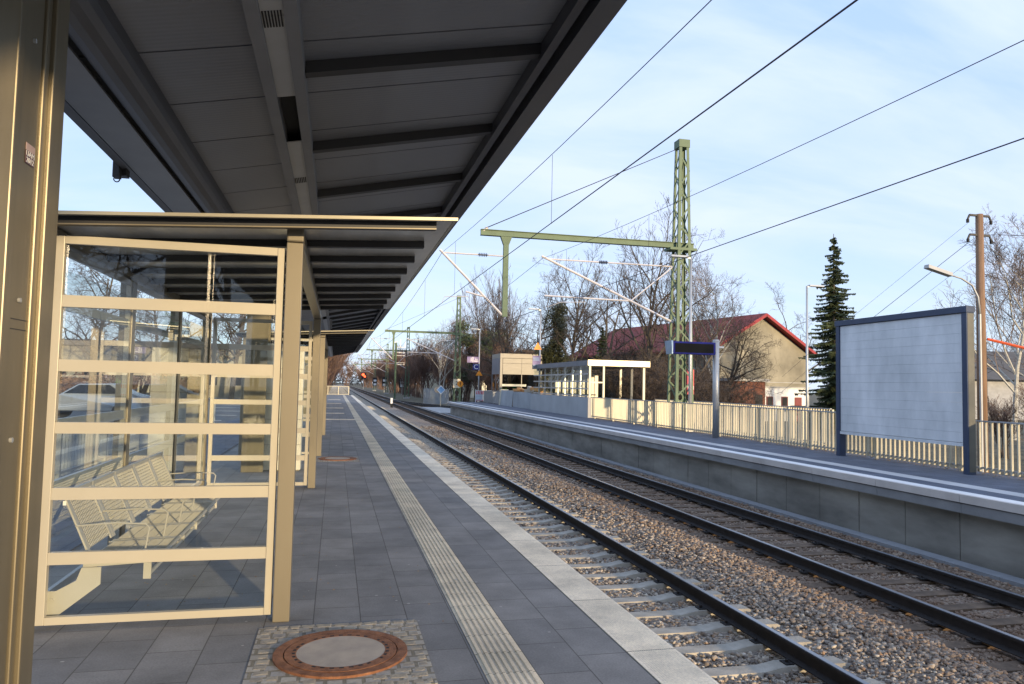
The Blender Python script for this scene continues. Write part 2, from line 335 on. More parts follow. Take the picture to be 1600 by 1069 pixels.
# ballast bed: a gently uneven sheet, raised between the tracks
def bed_z(x, y):
    z = -1.045
    if 4.95 < x < 6.55: z += .075*math.sin((x-4.95)/1.6*math.pi)
    if x > 8.9: z += .02
    return z
mb = MB(); xs = [2.2+.3*i for i in range(26)]; ys = [-8+1.0*i for i in range(100)]+[92+30*i for i in range(20)]
for y in ys:
    for x in xs:
        xx = x; mb.v.append((xx, y, bed_z(x, y)+.012*math.sin(x*3.1+y*1.7)))
nx = len(xs)
mb.f = [(j*nx+i, j*nx+i+1, (j+1)*nx+i+1, (j+1)*nx+i) for j in range(len(ys)-1) for i in range(nx-1)]; mb.m = [0]*len(mb.f)
tag(mb.build('track_bed', M['bed'], smooth=True), kind='structure')
mb = MB(); mb.hexa([(-1.5, 96.3, -1.16), (2.2, 96.3, -1.16), (2.2, 600, -1.16), (-1.5, 600, -1.16), (.6, 96.3, -1.05), (2.2, 96.3, -1.03), (2.2, 600, -1.03), (.6, 600, -1.05)])
tag(mb.build('gravel_path', M['bed']), kind='structure')

def stones():
    rng = np.random.default_rng(5); P = []
    def zone(x0, x1, y0, y1, dens, smin, smax):
        n = int((x1-x0)*(y1-y0)*dens); P.append(np.column_stack([rng.uniform(x0, x1, n), rng.uniform(y0, y1, n), rng.uniform(smin, smax, n)]))
    zone(2.2, 9.45, 2.3, 7, 900, .014, .034); zone(2.2, 9.45, 7, 13, 560, .016, .036); zone(2.2, 9.45, 13, 24, 190, .021, .044); zone(2.2, 9.45, 24, 46, 55, .026, .050)
    P = np.vstack(P)
    # keep them off the sleeper tops and the rails
    def on_sleeper(x, y, cx, half, off, wid): return (np.abs(x-cx) < half) & (np.abs(((y-off) % .6)-.3) > .3-wid)
    k1 = on_sleeper(P[:, 0], P[:, 1], 3.78, 1.31, 0, .125) & (rng.random(len(P)) < .995)
    k2 = on_sleeper(P[:, 0], P[:, 1], 7.70, 1.30, .2, .10) & (rng.random(len(P)) < .90)
    rail = np.zeros(len(P), bool)
    for rx in (3.03, 4.53, 6.95, 8.45): rail |= np.abs(P[:, 0]-rx) < .085
    P = P[~(k1 | k2 | rail)]; n = len(P)
    bz = np.array([bed_z(x, y) for x, y in P[:, :2]])+rng.uniform(-.005, .022, n)
    inside = ((np.abs(P[:, 0]-3.78) < .62) | (np.abs(P[:, 0]-7.7) < .66)); bz -= inside*.012
    cube = np.array([(-1, -1, -1), (1, -1, -1), (1, 1, -1), (-1, 1, -1), (-1, -1, 1), (1, -1, 1), (1, 1, 1), (-1, 1, 1)], float)*.72
    V = cube[None]*(1+rng.uniform(-.5, .5, (n, 8, 3)))
    V[:, 4:, :2] *= rng.uniform(.45, .9, (n, 1, 1))
    V[:, :, 2] *= rng.uniform(.5, .9, (n, 1)); V[:, :, 0] *= rng.uniform(.8, 1.5, (n, 1))
    a = rng.uniform(0, 6.283, n); b = rng.normal(0, .5, n)
    ca, sa, cb_, sb = np.cos(a), np.sin(a), np.cos(b), np.sin(b)
    x, y, z = V[:, :, 0], V[:, :, 1], V[:, :, 2]
    y, z = y*cb_[:, None]-z*sb[:, None], y*sb[:, None]+z*cb_[:, None]
    x, y = x*ca[:, None]-y*sa[:, None], x*sa[:, None]+y*ca[:, None]
    V = np.stack([x, y, z], 2)*P[:, 2][:, None, None]; V[:, :, 0] += P[:, 0][:, None]; V[:, :, 1] += P[:, 1][:, None]; V[:, :, 2] += bz[:, None]
    q = np.array([(0, 3, 2, 1), (4, 5, 6, 7), (0, 1, 5, 4), (1, 2, 6, 5), (2, 3, 7, 6), (3, 0, 4, 7)])
    F = (q[None]+8*np.arange(n)[:, None, None]).reshape(-1)
    me = bpy.data.meshes.new('ballast_stones'); me.vertices.add(8*n); me.vertices.foreach_set('co', V.reshape(-1))
    me.loops.add(24*n); me.loops.foreach_set('vertex_index', F.astype(np.int32)); me.polygons.add(6*n)
    me.polygons.foreach_set('loop_start', (4*np.arange(6*n)).astype(np.int32)); me.update(calc_edges=True)
    at = me.attributes.new('tone', 'FLOAT', 'FACE'); at.data.foreach_set('value', np.repeat(rng.random(n), 6).astype(np.float32))
    me.materials.append(M['stone']); me.validate(); o = bpy.data.objects.new('ballast_stones', me); col.objects.link(o)
    tag(o, 'loose brown and grey ballast stones lying between the rails', 'ballast', kind='stuff')
stones()

# ------------------------------------------------------------------ tracks
def rail_prof(cx, zt=-.82, h=.165):
    z0 = zt-h
    return ([(cx-.07, z0), (cx+.07, z0), (cx+.07, z0+.012), (cx+.012, z0+.035), (cx+.010, zt-.045), (cx+.035, zt-.036), (cx+.036, zt-.008), (cx+.028, zt-.001),
             (cx-.028, zt-.001), (cx-.036, zt-.008), (cx-.035, zt-.036), (cx-.010, zt-.045), (cx-.012, z0+.035), (cx-.07, z0+.012)])
def make_track(cx, label, sm, gap, y0, y1, off, wood, group):
    t = empty('railway_track', (cx, 0, -1.0), label, 'railway track', group)
    for s in (-1, 1):
        x = s*.75
        pr = [(a-cx+cx, b+1.0) for a, b in rail_prof(x)]
        r = MB().prismy(pr, y0, y1).build('rail', M['railside'], t)
        MB().prismy([(x-.027, .1795), (x+.027, .1795), (x+.024, .1825), (x-.024, .1825)], y0, y1).build('rail_head', M['railtop'], r)
    def sleeper(y, mb):
        if wood: mb.box(-1.28, 1.28, y-.105, y+.105, -.12, -.012+random.uniform(-.006, .004))
        else:
            L = 1.29; prof = [(-L, -.02), (-L+.06, .01), (-.55, .012), (-.35, -.022), (.35, -.022), (.55, .012), (L-.06, .01), (L, -.02)]
            b0 = len(mb.v); n = len(prof)
            for x, z in prof: mb.v.append((x, y-.13, z-.10)); mb.v.append((x, y-.095, z)); mb.v.append((x, y+.095, z)); mb.v.append((x, y+.13, z-.10))
            fs = []
            for i in range(n-1):
                for k in range(3): a = b0+4*i+k; fs.append((a, a+4, a+5, a+1))
            fs += [(b0, b0+1, b0+2, b0+3), (b0+4*n-1, b0+4*n-2, b0+4*n-3, b0+4*n-4)]
            mb.f += fs; mb.m += [mb.mi]*len(fs)
    def clips(y, mb):
        for s in (-1, 1):
            for e in (-1, 1):
                x = s*.75+e*.115; mb.box(x-.045, x+.045, y-.06, y+.06, .0, .022); mb.tube([(x, y, .02), (x, y, .05)], .016, 6)
    base = MB().use(sm); sleeper(0, base); base.use(M['railside']); clips(0, base)
    s0 = base.build('sleeper', None, t); k = 0; rest = MB().use(sm); y = y0+1; ys_ = []
    y = math.ceil((y0)/gap)*gap+off
    while y < y1: ys_.append(y); y += gap
    near = [y for y in ys_ if y > 3.0][:100]; s0.location = (0, near[0], 0)
    for y in near[1:]:
        c = s0.copy(); col.objects.link(c); c.parent = t; c.location = (random.uniform(-.02, .02), y, 0)
        c.rotation_euler.z = random.uniform(-.012, .012)
    for y in ys_:
        if y not in near: sleeper(y, rest)
    tag(rest.build('sleepers', None, t), kind='stuff')
    return t
random.seed(3)
make_track(3.78, 'near railway track on pale concrete sleepers beside the light platform edge', M['sleeper'], .6, -8, 520, 0, False, None)
make_track(7.70, 'farther railway track on brown rusty sleepers beside the high concrete platform wall', M['sleeperw'], .6, -8, 520, .2, True, None)
# diverging turnout
t = empty('siding_track', (7.7, 118, -1.0), 'short siding curving off the farther track towards the lattice masts', 'railway track')
for s in (-1, 1):
    pts = []
    for i in range(25):
        y = -i*1.9; x = .0045*y*y*.75
        pts.append((x+s*.75, y))
    mb = MB()
    for a, b in zip(pts[:-1], pts[1:]): mb.bar((a[0], a[1], .10), (b[0], b[1], .10), .07, .16)
    mb.build('rail', M['railside'], t)
    mb = MB()
    for a, b in zip(pts[:-1], pts[1:]): mb.bar((a[0], a[1], .184), (b[0], b[1], .184), .05, .004)
    mb.build('rail_head', M['railtop'], t)
mb = MB()
for i in range(60):
    y = -i*.75; x = .0045*y*y*.75; mb.box(x-1.3, x+1.3, y-.11, y+.11, -.1, .005)
tag(mb.build('sleepers', M['sleeperw'], t))

# ------------------------------------------------------------------ near platform
p = MB().box(-2.35, 1.86, -9, 96, -1.15, 0).build('platform', M['pave']); tag(p, kind='structure')
e = MB().box(1.862, 2.19, -9, 96, -.14, .004).build('edge_strip', M['edge'], p)
mb = MB()
for i in range(19):     # fine anti-slip ribs on the strip
    x = 1.888+i*.0155; mb.box(x, x+.0075, -2, 16, .004, .0052)
mb.build('edge_ribbing', M['edge'], p)
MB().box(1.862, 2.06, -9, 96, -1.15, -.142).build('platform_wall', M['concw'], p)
MB().box(.90, 1.20, -9, 96, -.02, .004).build('guide_strip', M['guide'], p)
mb = MB()
for i in range(7):
    x = .915+i*.0405; mb.prismy([(x, .0035), (x+.028, .0035), (x+.022, .011), (x+.006, .011)], -4, 96)
mb.build('guide_ribs', M['guide'], p)
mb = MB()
for y, x0, x1 in ((33.5, -.6, .895), (40, -.6, .5), (48, -.6, .55), (58, -.6, .5), (70, -.6, .5)): mb.box(x0, x1, y, y+.32+.012*y, .001, .005)  # first is a tactile strip; the shorter ones are sun streaks painted as paving
mb.build('tactile_strip_and_sun_streaks', M['guide'], p)
c = MB().box(-.445, .615, 4.22, 5.34, .001, .006).build('sett_surround', M['cobble'], p)
# raised uneven setts
random.seed(8); mb = MB(); ry = 4.23
while ry < 5.30:
    rx = -.44+random.uniform(0, .03); hh = .088
    while rx < .58:
        ww = random.uniform(.075, .12); w2 = min(ww, .605-rx); cxm, cym = rx+w2/2, ry+hh/2
        if (cxm-.09)**2+(cym-4.78)**2 > .435**2 and w2 > .04:
            g = .006; z = .0065+random.uniform(0, .002); j = lambda: random.uniform(-.006, .006); i_ = .014
            mb.hexa([(rx+g+j(), ry+g+j(), .005), (rx+w2-g+j(), ry+g+j(), .005), (rx+w2-g+j(), ry+hh-g+j(), .005), (rx+g+j(), ry+hh-g+j(), .005),
                     (rx+g+i_, ry+g+i_, z), (rx+w2-g-i_, ry+g+i_, z+.001), (rx+w2-g-i_, ry+hh-g-i_, z), (rx+g+i_, ry+hh-g-i_, z-.001)])
        rx += ww
    ry += hh
mb.build('granite_setts', mat('sett_granite', (.27, .25, .22), .85, 0, .25, 9, .6, 80, c2=(.47, .39, .27)), p)
def ring(mb, c, r0, r1, z0, z1, n=64):
    b = len(mb.v)
    for i in range(n):
        t = 2*math.pi*i/n; cs, sn = math.cos(t), math.sin(t)
        for r, z in ((r0, z0), (r0, z1), (r1, z1), (r1, z0)): mb.v.append((c[0]+r*cs, c[1]+r*sn, z))
    for i in range(n):
        a = b+4*i; d = b+4*((i+1) % n)
        for k in range(4): mb.f.append((a+k, d+k, d+(k+1) % 4, a+(k+1) % 4)); mb.m.append(mb.mi)
def manhole(loc, label, s=1):
    t = empty('manhole_cover', loc, label, 'manhole cover', 'manhole covers in the platform')
    mb = MB(); ring(mb, (0, 0), .345*s, .405*s, 0, .016); mb.build('frame_ring', M['rust'], t)
    mb = MB(); ring(mb, (0, 0), .268*s, .338*s, 0, .018)
    mb.build('cover_ring', M['rust'], t)
    MB().disc((0, 0, .0085), .27*s, 'z', .017, 48).build('cover_plate', M['concf'], t)
    mb = MB()
    for i in range(32):
        a = 2*math.pi*i/32; c_, s_ = math.cos(a), math.sin(a)
        r = .284*s; u = Vector((c_, s_, 0)); v = Vector((-s_, c_, 0)); q = u*r
        if i % 16 in (4, 12): continue
        z = .0184; mb.add([q-u*.009-v*.013+Vector((0, 0, z)), q+u*.009-v*.013+Vector((0, 0, z)), q+u*.009+v*.013+Vector((0, 0, z)), q-u*.009+v*.013+Vector((0, 0, z))], [(0, 1, 2, 3)])
    mb.build('vent_slot', M['black'], t)
    return t
manhole((.09, 4.78, .004), 'round rusty manhole cover with concrete centre set in granite setts, closest to the viewer')
manhole((.10, 16.6, .002), 'distant round rusty manhole cover farther down the platform between the shelters')
MB().box(-.35, .55, 16.1, 17.1, .001, .004).build('sett_surround', M['cobble'], p)
# litter leaves on the near platform
random.seed(4); mb = MB()
for i in range(150):
    x = random.uniform(-1.7, .8); y = random.uniform(5.2, 14); a = random.uniform(0, 6.28); s = random.uniform(.006, .014)
    if random.random() < .35: x = random.uniform(-1.5, 0); y = random.uniform(6, 9.5)
    c_, s_ = math.cos(a)*s, math.sin(a)*s; z = .003+random.uniform(0, .004)
    mb.add([(x-c_, y-s_, z), (x+s_*.6, y-c_*.6, z+.002), (x+c_, y+s_, z), (x-s_*.6, y+c_*.6, z+.003)], [(0, 1, 2, 3)])
tag(mb.build('fallen_leaves', M['leaf']), 'tiny dry leaves scattered over the grey platform slabs', 'leaves', kind='stuff')

random.seed(21)
gm = mat('dried_gum', (.34, .33, .31), .8)
mb = MB()
for i in range(90):
    x = random.uniform(-1.6, 1.8); y = random.uniform(3.8, 16); r_ = random.uniform(.006, .014); q = len(mb.v); k2 = 7
    for j in range(k2):
        a = 6.283*j/k2; rr = r_*random.uniform(.7, 1.2); mb.v.append((x+rr*math.cos(a), y+rr*math.sin(a), .0012 if not .88 < x < 1.22 else .0125))
    mb.f.append(tuple(range(q, q+k2))); mb.m.append(0)
mb.build('gum_spots', gm, p)
# ------------------------------------------------------------------ far platform
p2 = MB().box(9.85, 13.15, -9, 66, -.20, .08).build('platform', M['pave2']); tag(p2, kind='structure')
mb = MB()
for i in range(40):
    y = -9+i*1.9; y1 = min(y+1.892, 66)
    if y < 66: mb.box(9.80, 10.0, y, y1, -.045, .083)
mb.build('edge_slab', M['concn'], p2)
MB().box(9.86, 10.12, -9, 66, .0, .087).build('edge_line', M['white'], p2)
MB().box(10.62, 11.0, -9, 66, .0, .085).build('guide_strip', M['concn'], p2)
mb = MB()
for i in range(40):
    y = -9+i*1.9
    if y < 66: mb.box(9.83, 10.2, y, min(y+1.893, 66), -.215, -.065)
mb.build('edge_beam', M['beamc'], p2)
mb = MB()
for i in range(63):
    y = -9+i*1.2
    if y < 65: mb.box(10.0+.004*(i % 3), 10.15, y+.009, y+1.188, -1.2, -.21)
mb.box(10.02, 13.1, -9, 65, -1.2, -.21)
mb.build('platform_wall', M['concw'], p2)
mb = MB()
for i in range(76):
    y = -9+i*1.0
    if y < 66: mb.box(9.50, 9.78, y, y+.992, -1.1, -.965)
mb.build('cable_duct', M['beamc'], p2)
MB().box(9.2, 14, 66.05, 82, -1.1, -.93).build('slab', M['conc']); tag(bpy.data.objects['slab'], kind='structure')

# ------------------------------------------------------------------ main canopy
S = .207
def zc(x, z0=3.68): return z0+S*(x+.40)
cn = empty('platform_canopy', (-.4, 3.5, 3.7), 'long dark sloping canopy roof on its own columns above the near platform', 'canopy')
def ck(mb, name, m, par=cn, **k):
    mb.v = [(x+.4, y-3.5, z-3.7) for x, y, z in mb.v]; return mb.build(name, m, par, **k)
Y0, Y1 = -9, 62
mb = MB(); gap = .020; y = Y0
while y < Y1:
    y2 = min(y+.86, Y1)
    mb.hexa([(-1.80, y+gap/2, zc(-1.80)+.12), (1.52, y+gap/2, zc(1.52)+.12), (1.52, y2-gap/2, zc(1.52)+.12), (-1.80, y2-gap/2, zc(-1.80)+.12),
             (-1.80, y+gap/2, zc(-1.80)+.2), (1.52, y+gap/2, zc(1.52)+.2), (1.52, y2-gap/2, zc(1.52)+.2), (-1.80, y2-gap/2, zc(-1.80)+.2)]); y = y2
ck(mb, 'roof_panels', M['canopy'])
mb = MB(); mb.hexa([(-1.9, Y0, zc(-1.9)+.202), (1.62, Y0, zc(1.62)+.202), (1.62, Y1, zc(1.62)+.202), (-1.9, Y1, zc(-1.9)+.202),
                   (-1.9, Y0, zc(-1.9)+.25), (1.62, Y0, zc(1.62)+.25), (1.62, Y1, zc(1.62)+.25), (-1.9, Y1, zc(-1.9)+.25)])
ck(mb, 'roof_cover', M['dark'])
# right edge: gutter beam in steps
mb = MB(); mb.prismy([(1.50, zc(1.50)-.03), (1.70, 4.105), (1.72, 4.40), (1.50, 4.40)], Y0, Y1); ck(mb, 'edge_fascia', M['dark'])
mb = MB(); mb.prismy([(1.37, zc(1.37)+.0), (1.44, zc(1.44)+.0), (1.44, zc(1.44)+.119), (1.37, zc(1.37)+.119)], Y0, Y1); ck(mb, 'edge_beam', M['dark'])
# centre channel
for x in (-.545, -.345):
    mb = MB(); mb.prismy([(x, zc(x)), (x+.075, zc(x+.075)), (x+.075, zc(x+.075)+.118), (x, zc(x)+.118)], Y0, Y1); ck(mb, 'channel_flange', M['channel'])
y = Y0; openings = [(5.40, 6.42), (14.2, 14.7), (15.3, 15.7), (23.8, 24.8), (33, 34)]
segs = []; cur = Y0
for a, b in openings: segs.append((cur, a)); cur = b
segs.append((cur, Y1)); mb = MB()
for a, b in segs:
    q = a
    while q < b-.01:
        q2 = min(q+2.2, b); mb.hexa([(-.469, q+.003, zc(-.469)+.02), (-.346, q+.003, zc(-.346)+.02), (-.346, q2-.003, zc(-.346)+.02), (-.469, q2-.003, zc(-.469)+.02),
                 (-.469, q+.003, zc(-.469)+.028), (-.346, q+.003, zc(-.346)+.028), (-.346, q2-.003, zc(-.346)+.028), (-.469, q2-.003, zc(-.469)+.028)]); q = q2
ck(mb, 'channel_cover', M['cover'])
mb = MB(); mb.hexa([(-.469, Y0, zc(-.469)+.105), (-.346, Y0, zc(-.346)+.105), (-.346, Y1, zc(-.346)+.105), (-.469, Y1, zc(-.469)+.105),
                   (-.469, Y0, zc(-.469)+.117), (-.346, Y0, zc(-.346)+.117), (-.346, Y1, zc(-.346)+.117), (-.469, Y1, zc(-.469)+.117)])
ck(mb, 'channel_lining', M['black'])
for yv in (4.14, 7.55):
    mb = MB()
    for i in range(7):
        x = -.463+i*.016; mb.hexa([(x, yv, zc(x)+.016), (x+.009, yv, zc(x+.009)+.016), (x+.009, yv+.19, zc(x+.009)+.016), (x, yv+.19, zc(x)+.016),
                                   (x, yv, zc(x)+.0195), (x+.009, yv, zc(x+.009)+.0195), (x+.009, yv+.19, zc(x+.009)+.0195), (x, yv+.19, zc(x)+.0195)])
    ck(mb, 'speaker_grille', M['black'])
# dark purlins on the track side
yy = 5.05; k = 0
while yy < Y1:
    mb = MB(); mb.hexa([(-.268, yy, zc(-.268)+.035), (1.368, yy, zc(1.368)+.035), (1.368, yy+.09, zc(1.368)+.035), (-.268, yy+.09, zc(-.268)+.035),
                        (-.268, yy, zc(-.268)+.118), (1.368, yy, zc(1.368)+.118), (1.368, yy+.09, zc(1.368)+.118), (-.268, yy+.09, zc(-.268)+.118)])
    ck(mb, 'purlin', M['purlin']); yy += 1.72; k += 1
# left longitudinal beam, flat soffit and edge
mb = MB(); prof = []
for i in range(9):
    a = math.pi+math.pi*i/8; prof.append((-1.335+.115*math.cos(a), zc(-1.335)+.06+.13*math.sin(a)))
prof += [(-1.22, zc(-1.22)+.119), (-1.45, zc(-1.45)+.119)]
mb.prismy(prof, Y0, Y1); ck(mb, 'main_beam', M['dark'], smooth=False)
mb = MB(); mb.prismy([(-1.455, zc(-1.46)-.02), (-1.742, zc(-1.742)+.04), (-1.742, zc(-1.742)+.055), (-1.455, zc(-1.46)-.005)][::-1], Y0, Y1); ck(mb, 'side_soffit', M['channel'])
mb = MB(); mb.prismy([(-1.748, zc(-1.75)+.04), (-1.806, zc(-1.806)+.03), (-1.90, zc(-1.9)+.27), (-1.81, zc(-1.82)+.19)][::-1], Y0, Y1); ck(mb, 'side_fascia', M['dark'])
# gutter hook and outlet at the left eave
mb = MB(); mb.box(-1.83, -1.77, 6.72, 6.82, 3.37, 3.44); mb.box(-1.85, -1.80, 6.62, 6.70, 3.33, 3.46)
mb.tube([(-1.825+.024*math.cos(a), 6.66, 3.325+.028*math.sin(a)) for a in [math.pi+i*math.pi/8 for i in range(9)]], .005, 6); ck(mb, 'gutter_bracket', M['ribd'])
# hangers where the lamps were taken out
for y in (14.75, 24.9):
    mb = MB(); mb.box(-.25, -.17, y, y+.05, 3.40, 3.72); ck(mb, 'hanger_plate', M['channel'])
# columns
def canopy_column(y):
    q = MB().use(M['column'])
    q.box(-1.62, -1.235, y-.335, y-.275, 0, 3.52)
    q.box(-1.55, -1.252, y-.275, y-.062, 0, 3.52)
    q.box(-1.60, -1.240, y-.062, y-.012, 0, 3.55)
    q.box(-1.60, -1.222, y-.012, y+.13, 0, 3.55)
    o = ck(q, 'column', None, bevel=.006)
    mb = MB().use(M['galv'])
    for z in (1.42,): mb.tube([(-1.252, y-.16, z), (-1.242, y-.16, z)], .011, 8); 
    ck(mb, 'bolt', None)
    for z, dy_ in ((.72, .25), (1.98, .16), (3.05, .16)): ck(MB().tube([(-1.252, y-dy_, z), (-1.242, y-dy_, z)], .010, 8), 'bolt', M['galv'])
    for z in (1.86, 1.90, .41): ck(MB().box(-1.2535, -1.2505, y-.22, y-.07, z, z+.004), 'joint', M['ribd'])
    return o
canopy_column(3.5)
for y in (-4, 14.6, 25.5, 36.5, 47.5, 58.5): canopy_column(y)
mb = MB(); mb.tube([(-1.2375, 3.2, 1.0), (-1.2345, 3.2, 1.0)], .012, 8); mb.tube([(-1.2375, 3.2, 1.03), (-1.235, 3.2, 1.035)], .016, 7); ck(mb, 'rust_spot', M['rustp'])
# sticker on the first column
st = empty('sticker', (-1.2495, 3.37, 2.60), 'small white and pink sticker on the tall steel column at left', 'sticker')
MB().box(-.0005, .0008, -.068, .052, -.012, .035).build('backing', mat('sticker_paper', (.50, .36, .32), .6), st)
MB().box(-.0005, .0006, -.068, .052, -.10, -.014).build('lettering_ground', mat('sticker_ground', (.13, .075, .085), .6), st)
text('UAM', .052, M['white'], 'lettering', st, (.0015, -.008, -.034), (R(90), 0, R(90)), .0005)
text('2012', .050, M['white'], 'lettering', st, (.0015, -.008, -.076), (R(90), 0, R(90)), .0005)
st.scale = (1, .75, .62)

# ------------------------------------------------------------------ waiting shelters
def rz(x): return 2.795+.055*(x+.31)
def shelter(y0, label, full):
    L = 6.77
    t = empty('waiting_shelter', (-1.1, y0, 0), label, 'shelter', 'glazed shelters on the near platform')
    def k(mb, name, m, par=t, **kw):
        mb.v = [(x+1.1, y, z) for x, y, z in mb.v]; return mb.build(name, m, par, **kw)
    # posts (front row on the track side, rear row)
    for yy in (0, 6.65):
        k(MB().box(-.372, -.258, yy, yy+.12, 0, 2.668), 'post', M['post'], bevel=.006)
    for yy in (0, 2.2, 4.4, 6.65):
        k(MB().box(-2.02, -1.90, yy, yy+.12, 0, 2.618), 'post', M['post'], bevel=.006)
    k(MB().box(-.374, -.255, -.004, 6.78, 2.672, 2.782), 'beam', M['post'], bevel=.012)
    k(MB().box(-2.02, -1.90, -.004, 6.78, 2.62, 2.694), 'beam', M['post'])
    # roof: sheet, ribs, edge trims
    r0, r1 = -.28, 6.45
    mb = MB(); mb.hexa([(-2.15, r0, rz(-2.15)), (.79, r0, rz(.79)), (.79, r1, rz(.79)), (-2.15, r1, rz(-2.15)), (-2.15, r0, rz(-2.15)+.005), (.79, r0, rz(.79)+.005), (.79, r1, rz(.79)+.005), (-2.15, r1, rz(-2.15)+.005)])
    roof = k(mb, 'roof', M['roofu'])
    for i in range(9):
        y = -.19+.755*i if i else -.19
        mb = MB(); a, b = -2.02, .672
        mb.hexa([(a, y, rz(a)-.055), (b, y, rz(b)-.055), (b, y+.07, rz(b)-.055), (a, y+.07, rz(a)-.055), (a, y, rz(a)-.002), (b, y, rz(b)-.002), (b, y+.07, rz(b)-.002), (a, y+.07, rz(a)-.002)])
        k(mb, 'rib', M['ribd'])
        if i: continue
        mb = MB(); mb.hexa([(a, y-.006, rz(a)-.058), (b, y-.006, rz(b)-.058), (b, y-.001, rz(b)-.058), (a, y-.001, rz(a)-.058), (a, y-.006, rz(a)-.050), (b, y-.006, rz(b)-.050), (b, y-.001, rz(b)-.050), (a, y-.001, rz(a)-.050)])
        k(mb, 'rib_edge', M['post'])
    mb = MB(); mb.hexa([(-2.16, r0-.03, rz(-2.16)-.016), (.81, r0-.03, rz(.81)-.016), (.81, r0-.001, rz(.81)-.016), (-2.16, r0-.001, rz(-2.16)-.016),
                       (-2.16, r0-.03, rz(-2.16)+.006), (.81, r0-.03, rz(.81)+.006), (.81, r0-.001, rz(.81)+.006), (-2.16, r0-.001, rz(-2.16)+.006)]); k(mb, 'front_trim', M['fascia'])
    mb = MB(); mb.hexa([(.791, r0, rz(.79)-.005), (.81, r0, rz(.81)-.005), (.81, r1, rz(.81)-.005), (.791, r1, rz(.79)-.005), (.791, r0, rz(.79)+.012), (.81, r0, rz(.81)+.012), (.81, r1, rz(.81)+.012), (.791, r1, rz(.79)+.012)]); k(mb, 'side_trim', M['fascia'])
    mb = MB(); mb.hexa([(-2.15, r0+.05, rz(-2.15)-.04), (-2.03, r0+.05, rz(-2.03)-.04), (-2.03, r1-.05, rz(-2.03)-.04), (-2.15, r1-.05, rz(-2.15)-.04), (-2.15, r0+.05, rz(-2.15)-.003), (-2.03, r0+.05, rz(-2.03)-.003), (-2.03, r1-.05, rz(-2.03)-.003), (-2.15, r1-.05, rz(-2.15)-.003)]); k(mb, 'rear_gutter', M['dark'])
    zs = [(2.575, 2.63), (2.145, 2.225), (1.71, 1.79), (1.295, 1.37), (.855, .935), (.43, .51), (.04, .09)]
    def end_panel(y, xs):
        fo = k(MB().box(xs[0], xs[0]+.055, y, y+.05, .04, 2.63), 'side_panel_stile', M['frame'], bevel=.004)
        k(MB().box(xs[1]-.05, xs[1], y, y+.05, .04, 2.63), 'side_panel_stile', M['frame'], bevel=.004)
        for a, b in zs:
            mb = MB().box(xs[0]+.056, xs[1]-.051, y+.004, y+.046, a, b); mb.v = [(v[0]+1.1, v[1], v[2]) for v in mb.v]; mb.build('glazing_bar', M['frame'], fo)
        mb = MB().box(xs[0]+.056, xs[1]-.051, y+.046, y+.052, .09, 2.575); mb.v = [(v[0]+1.1, v[1], v[2]) for v in mb.v]; mb.build('glass_pane', M['glass'], fo)
    end_panel(.05, (-1.865, -.385))
    end_panel(6.68, (-1.865, -.385))
    for a0, a1 in ((.13, 2.19), (2.33, 4.39), (4.53, 6.64)):
        fo = k(MB().box(-1.955, -1.915, a0, a0+.04, .10, 2.60), 'rear_panel_stile', M['frame'])
        k(MB().box(-1.955, -1.915, a1-.04, a1, .10, 2.60), 'rear_panel_stile', M['frame'])
        for zz in ((2.55, 2.60), (2.155, 2.225), (1.29, 1.37), (.85, .93), (.10, .16)):
            mb = MB().box(-1.95, -1.92, a0+.041, a1-.041, zz[0], zz[1]); mb.v = [(v[0]+1.1, v[1], v[2]) for v in mb.v]; mb.build('glazing_bar', M['cover'], fo)
        mb = MB().box(-1.916, -1.910, a0+.041, a1-.041, .16, 2.44); mb.v = [(v[0]+1.1, v[1], v[2]) for v in mb.v]; mb.build('glass_pane', M['glass'], fo)
    return t
shelter(5.47, 'near glazed shelter with cream framed side panel and ribbed flat roof, bench inside', True)
shelter(17.25, 'second glazed shelter farther along the near platform behind the first one', False)
for y0, lab in ((9.1, None),):
    pass
# cream cabinet between the shelters
t = empty('notice_cabinet', (-.99, 14.6, 0), 'cream panelled cabinet standing between the two glazed shelters', 'cabinet')
mb = MB()
for i in range(5): mb.box(-.55, .40, -.15, .25, .02+i*.47, .02+i*.47+.462)
mb.build('panel', M['cream'], t); MB().box(-.53, .38, -.13, .23, 0, 2.36).build('core', M['post'], t)

